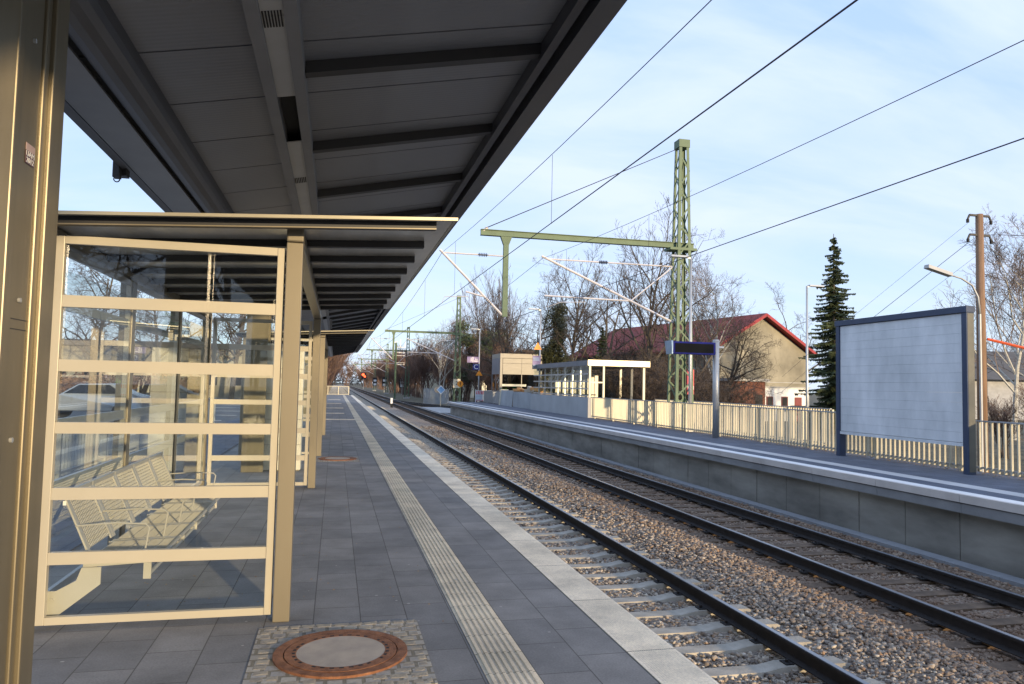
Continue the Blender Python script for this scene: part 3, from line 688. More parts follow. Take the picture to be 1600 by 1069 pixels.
# ------------------------------------------------------------------ bench in the near shelter
def bench():
    t = empty('bench', (-1.35, 7.1, 0), 'cream perforated metal bench of five seats inside the near shelter', 'bench')
    def P_(u, y, z): return (u, y, z)
    def grid(n0, pa, pb, qa, qb, nu, nv, rad=.0032):
        # wire mesh between line pa-pb and qa-qb
        mb = MB(); pa, pb, qa, qb = map(Vector, (pa, pb, qa, qb))
        for i in range(nu+1):
            s = i/nu; mb.bar(pa.lerp(pb, s), qa.lerp(qb, s), rad*2, rad*2)
        for j in range(nv+1):
            s = j/nv; mb.bar(pa.lerp(qa, s), pb.lerp(qb, s), rad*2, rad*2)
        return mb
    y0 = -1.42
    for i in range(5):
        a = y0+i*.585; b = a+.53
        # back: from (-.26,.50) bottom to (-.44,.86) top in local x,z
        bk = grid('b', (-.265, a+.035, .50), (-.265, b-.035, .50), (-.425, a+.035, .86), (-.425, b-.035, .86), 15, 14, .0028).build('backrest', M['bench'], t)
        mb = MB()
        for yy in (a, b): mb.bar((-.255, yy, .47), (-.43, yy, .88), .05, .012, (1, 0, .4))
        mb.bar((-.428, a-.02, .875), (-.428, b+.02, .875), .03, .03); mb.build('backrest_frame', M['bench'], bk)
        se = grid('s', (-.235, a+.03, .44), (-.235, b-.03, .44), (.21, a+.03, .455), (.21, b-.03, .455), 22, 5, .0021).build('seat', M['bench'], t)
        mb = MB()
        for yy in (a, b): mb.bar((-.26, yy, .435), (.22, yy, .45), .035, .012)
        mb.tube([(.215, a-.02, .452), (.215, b+.02, .452)], .014, 8); mb.build('seat_frame', M['bench'], se)
    for i in range(6):
        y = y0-.028+i*.585
        mb = MB().tube([(-.34, y, .66), (-.1, y, .675), (.10, y, .665), (.125, y, .64), (.10, y, .46)], .0065, 6)
        mb.build('armrest', M['bench'], t)
        mb = MB(); mb.hexa([(-.28, y-.006, .38), (.21, y-.006, .405), (.21, y+.006, .405), (-.28, y+.006, .38), (-.28, y-.006, .435), (.21, y-.006, .448), (.21, y+.006, .448), (-.28, y+.006, .435)]); 
        mb.box(.10, .15, y-.006, y+.006, .29, .40)
        mb.build('bracket', M['bench'], t)
    mb = MB(); mb.box(-.30, -.25, y0+.02, y0+2.9, .335, .375); mb.tube([(.125, y0-.03, .31), (.125, y0+2.95, .31)], .014, 8); mb.build('support_rail', M['bench'], t)
    for y in (-1.44, 1.45):
        mb = MB()
        mb.prismy([(-.53, .05), (-.44, .05), (-.16, .27), (-.16, .385), (-.28, .385), (-.31, .30), (-.43, .235), (-.53, .235)], y-.04, y-.028)
        mb.tube([(-.49, y-.05, .21), (-.49, y-.036, .21)], .013, 8); mb.tube([(-.45, y-.05, .18), (-.45, y-.036, .18)], .013, 8); mb.tube([(-.49, y-.05, .08), (-.49, y-.036, .08)], .013, 8)
        mb.build('wall_bracket', M['bench'], t)
    MB().box(-.425, -.405, -1.452, -1.446, .80, .83).build('maker_label', M['white'], t)
    return t
bench()

# ------------------------------------------------------------------ right fence of pales
def pale_fence(name, x, y0, y1, z0, h, label, pitch=.146, pm='pale', zb=.06, group=None):
    t = empty(name, (x, y0, z0), label, 'fence', group)
    y = 0; L = y1-y0
    while y < L-.1:
        ln = min(2.5, L-y)
        mb = MB(); q = y+pitch/2
        while q < y+ln: mb.box(-.032, .022, q-.010, q+.010, zb, h-.012); q += pitch
        pn = mb.build('panel', M[pm], t)
        MB().box(-.038, .030, y+.005, y+ln-.005, h-.012, h+.014).build('top_rail', M['fencer'], pn)
        MB().box(.022, .050, y+.005, y+ln-.005, zb+.05, zb+.09).build('bottom_rail', M['fencer'], pn)
        MB().box(.024, .09, y-.028, y+.028, -.05, h-.02).build('post', M[pm], t)
        y += ln
    return t
pale_fence('pale_fence', 12.75, -2, 35.9, .08, 1.07, 'long cream pale fence along the back of the far platform behind the blank board')
pale_fence('pale_fence', 16.4, 22, 36.3, -.2, 1.3, 'shorter pale fence in the second row beside the stair roof', group=None)
pale_fence('pale_fence', 12.9, 58.6, 64.8, .08, 1.05, 'grey railing at the end of the far platform by the lift', pm='galv')
# leaf litter along fence foot
random.seed(11); mb = MB()
for i in range(2600):
    y = random.uniform(8, 36); x = 12.9+random.gauss(-.10, .11); s = random.uniform(.012, .03); a = random.uniform(0, 6.28); z = .088+random.uniform(0, .03)
    c_, s_ = math.cos(a)*s, math.sin(a)*s
    mb.add([(x-c_, y-s_, z), (x+s_*.6, y-c_*.6, z+.004), (x+c_, y+s_, z+.002), (x-s_*.6, y+c_*.6, z+.008)], [(0, 1, 2, 3)])
tag(mb.build('leaf_litter', M['leaf']), 'brown leaf litter heaped along the foot of the pale fence', 'leaves', kind='stuff')

# end railing of near platform
t = empty('end_railing', (-2.2, 95.8, 0), 'pale metal railing closing the far end of the near platform', 'railing')
mb = MB()
for i in range(28): mb.box(i*.14, i*.14+.03, 0, .03, .1, 1.05)
mb.build('bars', M['pale'], t)
MB().box(0, 3.9, -.01, .04, 1.05, 1.11).build('top_rail', M['pale'], t); MB().box(0, 3.9, -.01, .04, .05, .1).build('bottom_rail', M['pale'], t)
for x in (0, 1.3, 2.6, 3.87): MB().box(x-.04, x+.04, .042, .1, 0, 1.1).build('post', M['pale'], t)

# ------------------------------------------------------------------ blank board
t = empty('blank_board', (12.45, 14.4, .08), 'large blank white hoarding with dark blue frame standing on the far platform', 'hoarding')
for y in (-2.0, 1.9): MB().box(-.07, .115, y-.01, y+.12, 0, 3.36).build('post', M['signframe'], t, bevel=.004)
MB().box(-.09, .125, -2.03, 2.04, 3.27, 3.40).build('top_beam', M['signframe'], t, bevel=.004)
MB().box(-.06, .11, -1.875, 1.885, .55, .62).build('bottom_beam', M['board'], t)
mb = MB(); z = .63
while z < 3.25:
    z2 = min(z+.202, 3.262); mb.prismy([(-.0385, z+.001), (-.040, z+.002), (-.040, z2-.003), (-.038, z2-.001), (.10, z2-.002), (.10, z+.002)][::-1], -1.872, 1.882); z += .202
mb.build('slat_panel', M['board'], t)
MB().box(-.045, .11, -2.0135, -2.0105, .05, 3.25).build('side_trim', mat('grey_olive_trim', (.13, .125, .10), .5), t)

# ------------------------------------------------------------------ info display
t = empty('departure_display', (12.34, 22.46, .08), 'switched off blue framed departure display on a galvanised post', 'display')
MB().tube([(0, 0, 0), (0, 0, 3.22)], .105, 16).build('post', M['galv'], t, smooth=True)
MB().tube([(0, 0, 3.22), (0, 0, 3.26)], [.11, .09], 16).build('post_cap', M['galv'], t)
mb = MB(); mb.tube([(-.15, 0, 3.0), (.28, 0, 3.0)], .045, 10); mb.build('bracket', M['galv'], t)
bx = MB().box(-1.66, -.12, -.20, .20, 2.74, 3.15).build('housing', M['blue'], t, bevel=.01)
MB().box(-1.58, -.20, -.212, -.203, 2.79, 3.09).build('screen', M['screen'], bx)
MB().box(-1.66, -.12, .203, .212, 2.79, 3.09).build('screen', M['screen'], bx)
mb = MB(); mb.hexa([(-1.70, -.22, 2.73), (-1.663, -.22, 2.73), (-1.663, .22, 2.73), (-1.70, .22, 2.73), (-1.74, -.26, 3.17), (-1.663, -.22, 3.17), (-1.663, .22, 3.17), (-1.74, .26, 3.17)])
mb.build('side_cover', mat('pale_blue_glass', (.35, .48, .62), .15, .2), bx)

# ------------------------------------------------------------------ lamps
def platform_lamp(x, y, h, label, z0=.08, arm=-1, L=.85, group='slim lamp posts'):
    t = empty('street_lamp', (x, y, z0), label, 'lamp post', group)
    MB().tube([(0, 0, 0), (0, 0, h*.35), (0, 0, h)], [.075, .062, .042], 12).build('pole', M['galv'], t, smooth=True)
    mb = MB(); mb.bar((0, 0, h-.03), (arm*.25, 0, h+.01), .05, .05); mb.hexa([(arm*.1 if arm > 0 else arm*L, -.11, h-.01), (arm*L if arm > 0 else arm*.1, -.11, h-.01), (arm*L if arm > 0 else arm*.1, .11, h-.01), (arm*.1 if arm > 0 else arm*L, .11, h-.01),
        (arm*.1 if arm > 0 else arm*L, -.09, h+.06), (arm*L if arm > 0 else arm*.1, -.09, h+.06), (arm*L if arm > 0 else arm*.1, .09, h+.06), (arm*.1 if arm > 0 else arm*L, .09, h+.06)])
    mb.build('lamp_head', M['galv'], t)
    MB().box(-.09, .09, -.09, .09, 0, .03).build('foot_plate', M['galv'], t)
    return t
l1 = platform_lamp(13.05, 25.7, 6.6, 'slim lamp post right beside the large green lattice mast')
mb = MB().bar((0, 0, 3.1), (-.35, 0, 3.1), .04, .04); mb.build('speaker_arm', M['galv'], l1)
mb = MB().tube([(-.33, 0, 3.1), (-.36, -.02, 3.18), (-.55, -.10, 3.2)], [.06, .09, .12], 12).build('loudspeaker', M['cover'], l1)
l2 = platform_lamp(13.0, 46.8, 6.6, 'slim lamp post carrying a small purple sign at the end of the stair wall')
mb = MB().box(-.52, .03, -.10, -.06, 2.95, 3.55).build('name_sign', M['signpurple'], l2)
MB().box(-.47, -.06, -.108, -.102, 3.22, 3.45).build('lettering', mat('faint_lettering', (.25, .30, .45), .5), mb)
MB().box(-.22, .22, -.09, -.06, 2.55, 2.78).build('direction_sign', M['white'], l2)
MB().box(-.15, .15, -.094, -.091, 2.63, 2.70).build('lettering', M['ribd'], l2)
MB().tube([(-.05, -.05, 2.98), (-.5, -.15, 2.85)], [.05, .11], 10).build('loudspeaker', M['cover'], l2)
l3 = platform_lamp(13.0, 68.0, 6.75, 'distant slim lamp post with the platform number and letter signs', z0=.08)
s_ = MB().box(-1.15, -.02, -.08, -.04, 3.62, 4.17).build('platform_sign', M['signpurple'], l3)
text('1', .52, M['white'], 'numeral', s_, (-.78, -.086, 3.88), front())
MB().box(-.64, -.58, -.088, -.081, 3.66, 4.14).build('divider', M['white'], s_)
text('Ziel', .17, M['white'], 'lettering', s_, (-.28, -.086, 3.93), front())
MB().box(-.52, -.08, -.087, -.081, 3.74, 3.80).build('lettering', M['white'], s_)
s_ = MB().box(-.60, -.03, -.08, -.04, 2.95, 3.52).build('section_sign', M['signblue'], l3)
text('C', .62, M['white'], 'letter', s_, (-.31, -.086, 3.22), front())
mb = MB().prismy([(-.33, 2.42), (.33, 2.42), (0, 2.95)], -.12, -.09).build('warning_triangle', M['orange'], l3)
platform_lamp(21.1, 30, 7.55, 'street lamp post standing between the old red roof building and the blank board', z0=-1.0, arm=1)
platform_lamp(26, 71.5, 7.2, 'short visible lamp post rising behind the flat stair roof', z0=-1.0, arm=-1, L=.2)

# ------------------------------------------------------------------ lattice masts and catenary
def mast(x, y, h, label, w0=.42, w1=.20, z0=-1.1, cant=True, x1=6.2, detail=True):
    t = empty('catenary_mast', (x, y, z0), label, 'catenary mast', 'green lattice masts')
    def hw(z): return w0+(w1-w0)*z/h
    mb = MB()
    for sx in (-1, 1):
        for sy in (-1, 1):
            a = Vector((sx*hw(0), sy*hw(0), 0)); b = Vector((sx*hw(h), sy*hw(h), h))
            mb.bar(a-Vector((sx*.05, 0, 0)), b-Vector((sx*.05, 0, 0)), .12, .02, (0, 1, 0)); mb.bar(a-Vector((0, sy*.035, 0)), b-Vector((0, sy*.035, 0)), .02, .085, (0, 1, 0))
    n = int(h/.72); 
    for i in range(n):
        z1 = .3+i*(h-.9)/n; z2 = .3+(i+1)*(h-.9)/n
        for f in range(4):
            ca = lambda z, s: {0: Vector((s*hw(z), -hw(z), z)), 1: Vector((hw(z), s*hw(z), z)), 2: Vector((-s*hw(z), hw(z), z)), 3: Vector((-hw(z), -s*hw(z), z))}[f]
            s = 1 if (i+f) % 2 else -1
            mb.bar(ca(z1, -s), ca(z2, s), .06, .014, (0, 1, 0) if f % 2 == 0 else (1, 0, 0))
            
    mb.build('lattice', M['mast'], t)
    k = hw(h)+.04
    MB().box(-k, k, -k, k, h-.32, h).build('cap_plate', M['mast'], t)
    MB().box(-.55, .55, -.55, .55, -.4, .22).build('footing', M['conc'], t)
    if not cant: return t
    zb = 7.49-z0; xl = 5.2-x; xd = x1-x
    bm = MB(); bm.box(xl, hw(zb)+.25, -.05, .05, zb-.09, zb+.09); bm.box(xl, hw(zb)+.25, -.11, .11, zb+.09, zb+.115); bm.box(xl, hw(zb)+.25, -.11, .11, zb-.115, zb-.09)
    bo = bm.build('cross_beam', M['mast'], t)
    MB().box(-.62, .55, -.30, .30, zb-.22, zb-.12).build('beam_clamp', M['mast'], bo)
    dp = MB(); dp.box(xd-.10, xd+.10, -.07, .07, 4.28-z0, zb-.12); dp.hexa([(xd-.1, -.07, zb-.45), (xd+.1, -.07, zb-.45), (xd+.1, .07, zb-.45), (xd-.1, .07, zb-.45), (xd-.22, -.09, zb-.12), (xd+.22, -.09, zb-.12), (xd+.22, .09, zb-.12), (xd-.22, .09, zb-.12)])
    dp.build('drop_post', M['mast'], t)
    # guy rods from beam tip to the mast head
    gz = MB(); 
    for s in (-.06, .06): gz.tube([(xl+.15, s, zb+.15), (-hw(h), s*.5, h-.35)], .011, 5)
    gz.build('stay_rod', M['wire'], t)
    MB().tube([(xl+.1, 0, zb+.05), (xl+.25, 0, zb+.20)], .06, 8).build('insulator', M['tube'], t)
    def ins(a, b, f, par):
        a = Vector(a); b = Vector(b); d = (b-a).normalized(); c = a.lerp(b, f); m_ = MB()
        for j in range(-2, 3): q = c+d*j*.07; m_.tube([q-d*.008, q+d*.008], .075, 10)
        m_.tube([c-d*.2, c+d*.2], .03, 8); m_.build('insulator', M['insul'], par)
    def arm(xm, xw, name):     # xm: support, xw: wire position (local)
        a_ = MB(); top = (xm, 0, 6.62-z0); tip = (xw+.05, 0, 6.62-z0); low = (xm, 0, 4.35-z0)
        a_.tube([low, (xw-.12, 0, 6.72-z0)], .048, 8); a_.tube([top, tip], .030, 8)
        f = .33; mid = Vector(low).lerp(Vector((xw-.12, 0, 6.72-z0)), f)
        L = xm-xw
        if L > 4: a_.tube([mid, top], .028, 8)
        reg = Vector((xw+.0, 0, 5.18-z0)); mm = Vector(low).lerp(Vector((xw-.12, 0, 6.72-z0)), .33 if L > 4 else .28)
        a_.tube([mm, (xw+.02 if L > 4 else xw+.9, 0, 5.18-z0)], .032, 8)
        a_.tube([(xw+(1.7 if L > 4 else 1.0), 0, 5.0-z0), (xw+(.7 if L > 4 else .1), 0, 4.95-z0), (xw, 0, 4.70-z0)], .014, 6)
        ao = a_.build(name, M['tube'], t)
        ins(low, (xw-.12, 0, 6.72-z0), .52 if L > 4 else .22, ao); ins(top, tip, .56 if L > 4 else .35, ao)
        if L > 4: ins(mm, reg, .60, ao)
    arm(-hw(5.5)-.02, 7.75-x, 'cantilever_arm'); arm(xd-.10, 3.78-x, 'cantilever_arm')
    return t
mA = mast(13.53, 27.5, 12.95, 'nearest and tallest green lattice mast behind the pale fence, with two cantilever arms')
mast(13.53, 84, 12.95, 'second green lattice mast beyond the far platform end, with a small number plate')
mast(12.6, 135, 12.95, 'third green lattice mast, farther along the track and beyond the second')
mast(12.6, 190, 12.6, 'fourth lattice mast, small and far along the tracks')
mast(12.6, 250, 12.6, 'farthest visible lattice mast near the vanishing point of the rails')
b_ = MB().box(-.42, .42, -.50, -.47, 2.9, 3.9).build('number_plate', mat('plate_cream', (.7, .6, .42), .5), None); b_.parent = bpy.data.objects['catenary_mast.001']
b_.location = (-.1, 0, -.55)
text('2', .6, M['ribd'], 'numeral', b_, (0, -.505, 3.4), front())
# slim pole with antennas/ladder arms
t = empty('signal_pole', (9.6, 124, -1.0), 'slim pole with short ladder arms between the second and third lattice masts', 'signal pole')
MB().tube([(0, 0, 0), (0, 0, 9.3)], .17, 8).build('pole', M['mast'], t)
mb = MB()
for z in (8.6, 7.7, 7.2, 6.0, 5.7): mb.bar((0, 0, z), (1.5, 0, z), .08, .08)
mb.bar((1.5, 0, 8.6), (1.5, 0, 9.6), .1, .1); mb.bar((.7, 0, 8.6), (.7, 0, 9.9), .1, .1); mb.bar((-.5, 0, 9.2), (.2, 0, 9.6), .08, .08); mb.build('arms', M['galv'], t)

def sagw(mb, x0, x1, y0, y1, zs, ze, sag, rad, n=24):
    pts = []
    for i in range(n+1):
        s = i/n; pts.append((x0+(x1-x0)*s, y0+(y1-y0)*s, zs+(ze-zs)*s-4*sag*s*(1-s)))
    mb.tube(pts, rad, 5)
def messenger_z(s): return 6.62-4*.85*s*(1-s)
sup = [(-28.5, 27.5), (27.5, 84), (84, 135), (135, 190), (190, 250)]
for cx, lab in ((3.78, 'overhead contact and messenger wires above the near track'), (7.70, 'overhead contact and messenger wires above the farther track')):
    t = empty('overhead_line', (cx, 27.5, 4.67), lab, 'overhead wire', 'overhead lines')
    mc = MB(); mm = MB()
    for k_, (a, b) in enumerate(sup):
        sx = .04*(-1)**k_
        mc.tube([(sx, a-27.5, 0), (-sx, b-27.5, 0)], .0085+.00008*max(0, a), 6)
        n = 26; pts = [(sx-2*sx*i/n, a+(b-a)*i/n-27.5, messenger_z(i/n)-4.67) for i in range(n+1)]
        mm.tube(pts, .0065+.00009*max(0, a), 5)
    mc.build('contact_wire', M['wire'], t); mm.build('messenger_wire', M['wire'], t)
    for k_, (a, b) in enumerate(sup[:3]):
        ds = ((13.0,) if cx < 5 else (17.5,)) + (24.5,) if k_ == 0 else tuple(a+(b-a)*f for f in (.1, .3, .5, .7, .9))
        for y in ds:
            s = (y-a)/(b-a); z = messenger_z(s)
            MB().tube([(0, y-27.5, 0), (0, y-27.5, z-4.67)], .004+.00006*max(0, y-20), 4).build('dropper', M['wire'], t)

# ------------------------------------------------------------------ stair enclosure with roof (far platform)
t = empty('stair_enclosure', (12.75, 36.5, .08), 'flat roofed glazed stair enclosure on a grey concrete parapet', 'stair enclosure')
mb = MB(); 
for i in range(7): mb.box(0, .32, i*1.65, i*1.65+1.64, -.2, 1.05)
mb.build('parapet', mat('parapet_concrete', (.36, .38, .39), .8, 0, .1, .8, .15, 30), t)
MB().box(.0, .37, -.05, -.003, -.2, 1.05).build('parapet_end', M['conc'], t)
MB().box(3.10, 3.42, 0, 11, -.9, .80).build('parapet', M['conc'], t)
MB().box(-.05, 3.40, -.10, 11.1, 2.70, 2.98).build('roof', M['elevg'], t)
MB().box(-.06, 3.41, -.13, -.102, 2.70, 3.0).build('roof_fascia', M['fascia'], t)
for x in (.06, .82): MB().box(x, x+.10, .0, .10, 1.052, 2.698).build('column', M['frame'], t)
for yy in (.2, 1.85, 3.5): MB().box(3.15, 3.27, yy, yy+.12, .952, 2.698).build('column', M['frame'], t)
MB().box(.165, .818, .02, .07, 1.80, 1.87).build('cross_bar', M['frame'], t)
g = MB()
for i in range(1, 8): g.box(.05, .12, i*1.38+.04, i*1.38+.12, 1.07, 2.69)
gr = g.build('glazing_posts', M['galv'], t)
g = MB()
for z in (1.10, 1.46, 1.85, 2.24): g.box(.035, .048, .12, 11, z, z+.065)
g.build('glazing_rails', M['galv'], t)
MB().box(.053, .058, .12, 11, 1.1, 2.69).build('glass_pane', M['glassl'], t)
g = MB()
for i in range(5):
    a_ = 3.0+i*1.6; x_ = 1.45
    for (z0, z1) in ((1.12, 1.18), (2.25, 2.32)): g.box(x_, x_+.08, a_, a_+1.35, z0, z1)
    for q_ in (0, .62, 1.25): g.box(x_+.001, x_+.20, a_+q_, a_+q_+.10, .9, 2.3)
g.build('inner_railing', M['frame'], t)
# rubble: construction boards and orange timber beyond it
t = empty('construction_boards', (12.85, 48.4, .08), 'grey construction boards leaning behind the stair parapet with stored timber', 'boarding')
MB().box(0, .05, 0, 5.1, 0, 1.12).build('board', M['formply'], t)
MB().hexa([(-.1, 5.15, 0), (-.05, 5.15, 0), (.0, 9.3, 0), (-.05, 9.3, 0), (0, 5.15, 1.15), (.05, 5.15, 1.15), (.1, 9.3, 1.2), (.05, 9.3, 1.2)]).build('board', M['formply'], t)
MB().hexa([(-.15, 9.3, 0), (.55, 9.2, 0), (.55, 9.26, 0), (-.15, 9.36, 0), (.0, 9.3, 1.25), (.6, 9.2, 1.25), (.6, 9.26, 1.25), (.0, 9.36, 1.25)]).build('board', M['cream'], t)
random.seed(9)
t = empty('timber_stack', (13.3, 53, .08), 'orange and tan timber stacked on the boards in front of the lift', 'timber', None)
mb = MB().use(M['orangew'])
for i in range(12):
    y = random.uniform(-3.6, 3.6); x = random.uniform(0, .9); mb.use(M['orangew'] if i % 3 else M['timber'])
    mb.bar((x, y-.9, 1.25+random.uniform(-.1, .12)), (x+random.uniform(-.3, .3), y+.9, 1.3+random.uniform(-.1, .18)), .25, .2)
mb.build('planks', None, t)
MB().box(-.1, 1.4, 3.5, 3.7, 0, 1.2).build('trestle', M['timber'], t); MB().box(-.1, 1.4, -3.5, -3.3, 0, 1.2).build('trestle', M['timber'], t)
MB().box(-.3, 1.7, 5.0, 5.1, 1.50, 1.68).build('beam', M['cream'], t)
# lift tower
t = empty('lift_tower', (13.25, 60, .08), 'square lift tower with metal clad upper part and glazed lower part', 'lift tower')
mb = MB(); 
for i in range(2):
    for (z0, z1) in ((2.50, 3.40), (3.42, 3.82)): mb.box(.24+i*1.62, .24+i*1.62+1.60, 0, .1, z0, z1)
mb.build('cladding', M['elev'], t)
MB().box(0, 3.6, -.03, 3.3, 3.85, 4.22).build('roof_band', M['elev'], t)
MB().box(-.004, .0, .0, 3.2, 2.5, 3.84).build('side_cladding', M['elevg'], t)
MB().box(.0, .2, -.02, .2, 0, 3.84).build('corner_post', M['elev'], t); MB().box(3.4, 3.6, -.02, .2, 0, 3.84).build('corner_post', M['elev'], t)
MB().box(1.83, 1.89, -.01, .08, 0, 2.5).build('mullion', M['elev'], t)
MB().box(.2, 3.4, .02, .06, 0, 2.49).build('glass_pane', M['glassd'], t); MB().box(.02, .05, .2, 3.2, 0, 2.5).build('glass_pane', M['glassd'], t)
MB().box(.0, .2, 3.1, 3.28, 0, 3.84).build('corner_post', M['elevg'], t); MB().box(.001, .1, 1.6, 1.72, 0, 2.5).build('mullion', M['elevg'], t)
MB().box(3.3, 3.58, .25, 3.25, 0, 3.8).build('rear_wall', M['elevg'], t)
t = empty('warning_sign', (13.05, 46.3, 4.3), 'small orange warning triangle mounted high beside the purple sign', 'sign')
MB().prismy([(-.62, -.28), (-.08, -.28), (-.35, .2)], -.02, .01).build('triangle', M['orange'], t)
MB().bar((-.1, .04, -.2), (.0, .4, -.2), .03, .03).build('bracket', M['galv'], t)
# red-white barrier
t = empty('barrier', (12.2, 65, .08), 'white barrier with red stripes at the end of the far platform', 'barrier')
MB().box(-.05, .0, 0, .05, 0, 1.15).build('post', M['white'], t); MB().box(1.45, 1.5, 0, .05, 0, 1.15).build('post', M['white'], t)
MB().box(.0, 1.45, .01, .04, .12, 1.08).build('panel', mat('barrier_sheet', (.55, .62, .66), .5), t)
mb = MB()
for i in range(10):
    x = .02+i*.143; mb.hexa([(x, .0, .72), (x+.07, .0, .72), (x+.07, .008, .72), (x, .008, .72), (x+.04, .0, 1.02), (x+.11, .0, 1.02), (x+.11, .008, 1.02), (x+.04, .008, 1.02)])
    mb.box(x, x+.07, .0, .008, .14, .24)
mb.build('stripes', M['red'], t)
# track-side signs
t = empty('blue_diamond_sign', (11.7, 84, -1.0), 'pale blue diamond sign on a short cream post past the far platform end', 'sign')
MB().bar((0, 0, 0), (0, 0, 1.7), .09, .09).build('post', M['pale'], t)
MB().prismy([(0, 1.45), (.5, 1.98), (0, 2.5), (-.5, 1.98)], -.08, -.05).build('border', M['white'], t)
MB().prismy([(0, 1.55), (.42, 1.98), (0, 2.40), (-.42, 1.98)], -.086, -.081).build('panel', mat('sky_blue_sign', (.22, .42, .66), .5), t)
MB().disc((-.35, .1, 2.0), .38, 'y', .03).build('round_sign', M['timber'], t)
t = empty('round_orange_sign', (11.75, 71, -.93), 'round orange sign with a black letter at the platform end', 'sign')
MB().bar((0, 0, 0), (0, 0, 2.4), .08, .08).build('post', M['mast'], t)
MB().disc((0, -.06, 2.62), .30, 'y', .03).build('disc', M['orange'], t)
text('f', .5, M['black'], 'letter', t, (0, -.08, 2.62), front())
t = empty('dwarf_signal', (5.9, 80, -1.0), 'low white and black marker post between the two tracks', 'marker post')
MB().box(-.12, .12, -.05, .05, 0, .45).build('base', M['black'], t); MB().box(-.12, .12, -.06, .06, .45, 1.05).build('head', M['white'], t)
for (x, y, z, n_, lab) in ((14.6, 168, 1.7, 3, 'largest of the white trackside marker boards, with chevrons'), (13, 205, 1.3, 2, 'middle white marker board beside the far tracks'), (12.2, 240, 1.3, 2, 'smaller white marker board beside the distant tracks')):
    t = empty('marker_board', (x, y, -1), lab, 'marker board')
    MB().bar((0, 0, 0), (0, 0, 2.2), .12, .12).build('post', M['galv'], t)
    mb = MB().box(-.65, .65, -.02, .05, 1.6, 4.2).build('backing', M['ribd'], t)
    mb = MB()
    for i in range(n_):
        z_ = 1.75+i*2.3/n_; mb.prismy([(-.4, z_), (.4, z_), (.5, z_+.3), (.4, z_+.62), (-.4, z_+.62)], -.07, -.03)
    mb.build('white_mark', M['white'], t)
t = empty('light_signal', (10.8, 300, -1), 'distant light signal showing red beside the tracks', 'light signal')
MB().bar((0, 0, 0), (0, 0, 6.4), .2, .2).build('post', M['galv'], t); MB().box(-.9, .9, -.1, .1, 3.9, 6.4).build('screen', M['ribd'], t)
MB().disc((-.2, -.15, 5.6), .55, 'y', .05, 12).build('lamp', M['signal'], t); MB().disc((.45, -.15, 4.9), .4, 'y', .05, 12).build('lamp', M['signal'], t)

# ------------------------------------------------------------------ buildings
t = empty('old_warehouse', (40.0, 64, -1.1), 'old building with red gabled roof and olive rendered gable wall', 'building', rz=R(12.2))
W_, LL, HR, HE = 6.5, 25, 10.0, 6.45
mb = MB(); mb.prismy([(-W_+.3, 0), (W_-.3, 0), (W_-.3, HE), (0, HR-.15), (-W_+.3, HE)], 0, LL); mb.build('wall', M['wallo'], t)
rf = MB()
for s in (-1, 1):
    k = (HR-HE)/W_; e0, e1 = (0, HR), (s*(W_+.35), HE-.35*k)
    pr = [(e0[0], e0[1]), (e1[0], e1[1]), (e1[0], e1[1]+.22), (e0[0], e0[1]+.22)]
    rf.prismy(pr if s < 0 else pr[::-1], -.7, LL+.5)
rf.build('roof', M['roofred'], t)
mb = MB()
for s in (-1, 1):
    k = (HR-HE)/W_; mb.bar((0, -.72, HR+.06), (s*(W_+.38), -.72, HE-.35*k+.06), .06, .28)
mb.build('verge_board', mat('bright_red_verge', (.30, .032, .038), .6), t)
w = MB().box(-5.9, 5.9, -.02, -.003, 3.55, 3.62).build('string_course', M['conc'], t)
t = empty('white_annex', (37.4, 60, -1.1), 'low whitewashed annex with two small red framed windows', 'building', rz=R(8))
MB().box(0, 5.6, 0, 3, 0, 3.05).build('wall', M['wallw'], t); MB().box(-.1, 5.7, -.1, 3, 3.052, 3.15).build('roof', M['conc'], t)
for x in (.65, 2.35):
    f = MB().box(x, x+.75, -.05, -.002, 1.3, 2.25).build('window', mat('dark_red_frame', (.14, .03, .03), .6), t)
    MB().box(x+.1, x+.65, -.06, -.052, 1.42, 2.17).build('pane', M['black'], f)
MB().box(3.9, 4.7, -.05, -.002, 0, 2.2).build('door', mat('dull_red_door', (.20, .04, .035), .6), t)
MB().hexa([(2.7, -2.0, 1.15), (5.3, -2.0, 1.15), (5.3, -.3, 1.15), (2.7, -.3, 1.15), (3.1, -1.9, 1.45), (5.3, -1.9, 1.45), (5.3, -.4, 1.45), (3.1, -.4, 1.45)]).build('lean_to_roof', M['ribd'], t)
t = empty('brick_annex', (33.6, 58.5, -1.1), 'brown brick shed with pale flat roof in front of the gable wall', 'building', rz=R(8))
MB().box(0, 3.7, 0, 3, 0, 3.55).build('wall', M['brick'], t); MB().box(-.3, 4.0, -.3, 3.1, 3.552, 3.8).build('roof', M['conc'], t)
MB().box(2.6, 3.4, -.03, -.002, 0, 2.4).build('door', M['black'], t)
t = empty('low_house', (78, 68, -1.1), 'low house with dark grey roof and pale wall behind the right hand thicket', 'house', rz=R(-20))
MB().box(-8, 12, 0, 8, 0, 3.3).build('wall', mat('grey_white_wall', (.42, .42, .42), .9), t)
mb = MB().prismx([(-.8, 3.3), (8.8, 3.3), (4, 5.9)], -8.5, 12.5).build('roof', M['slate'], t)
t.scale = (1.9, 1.5, 1.38)
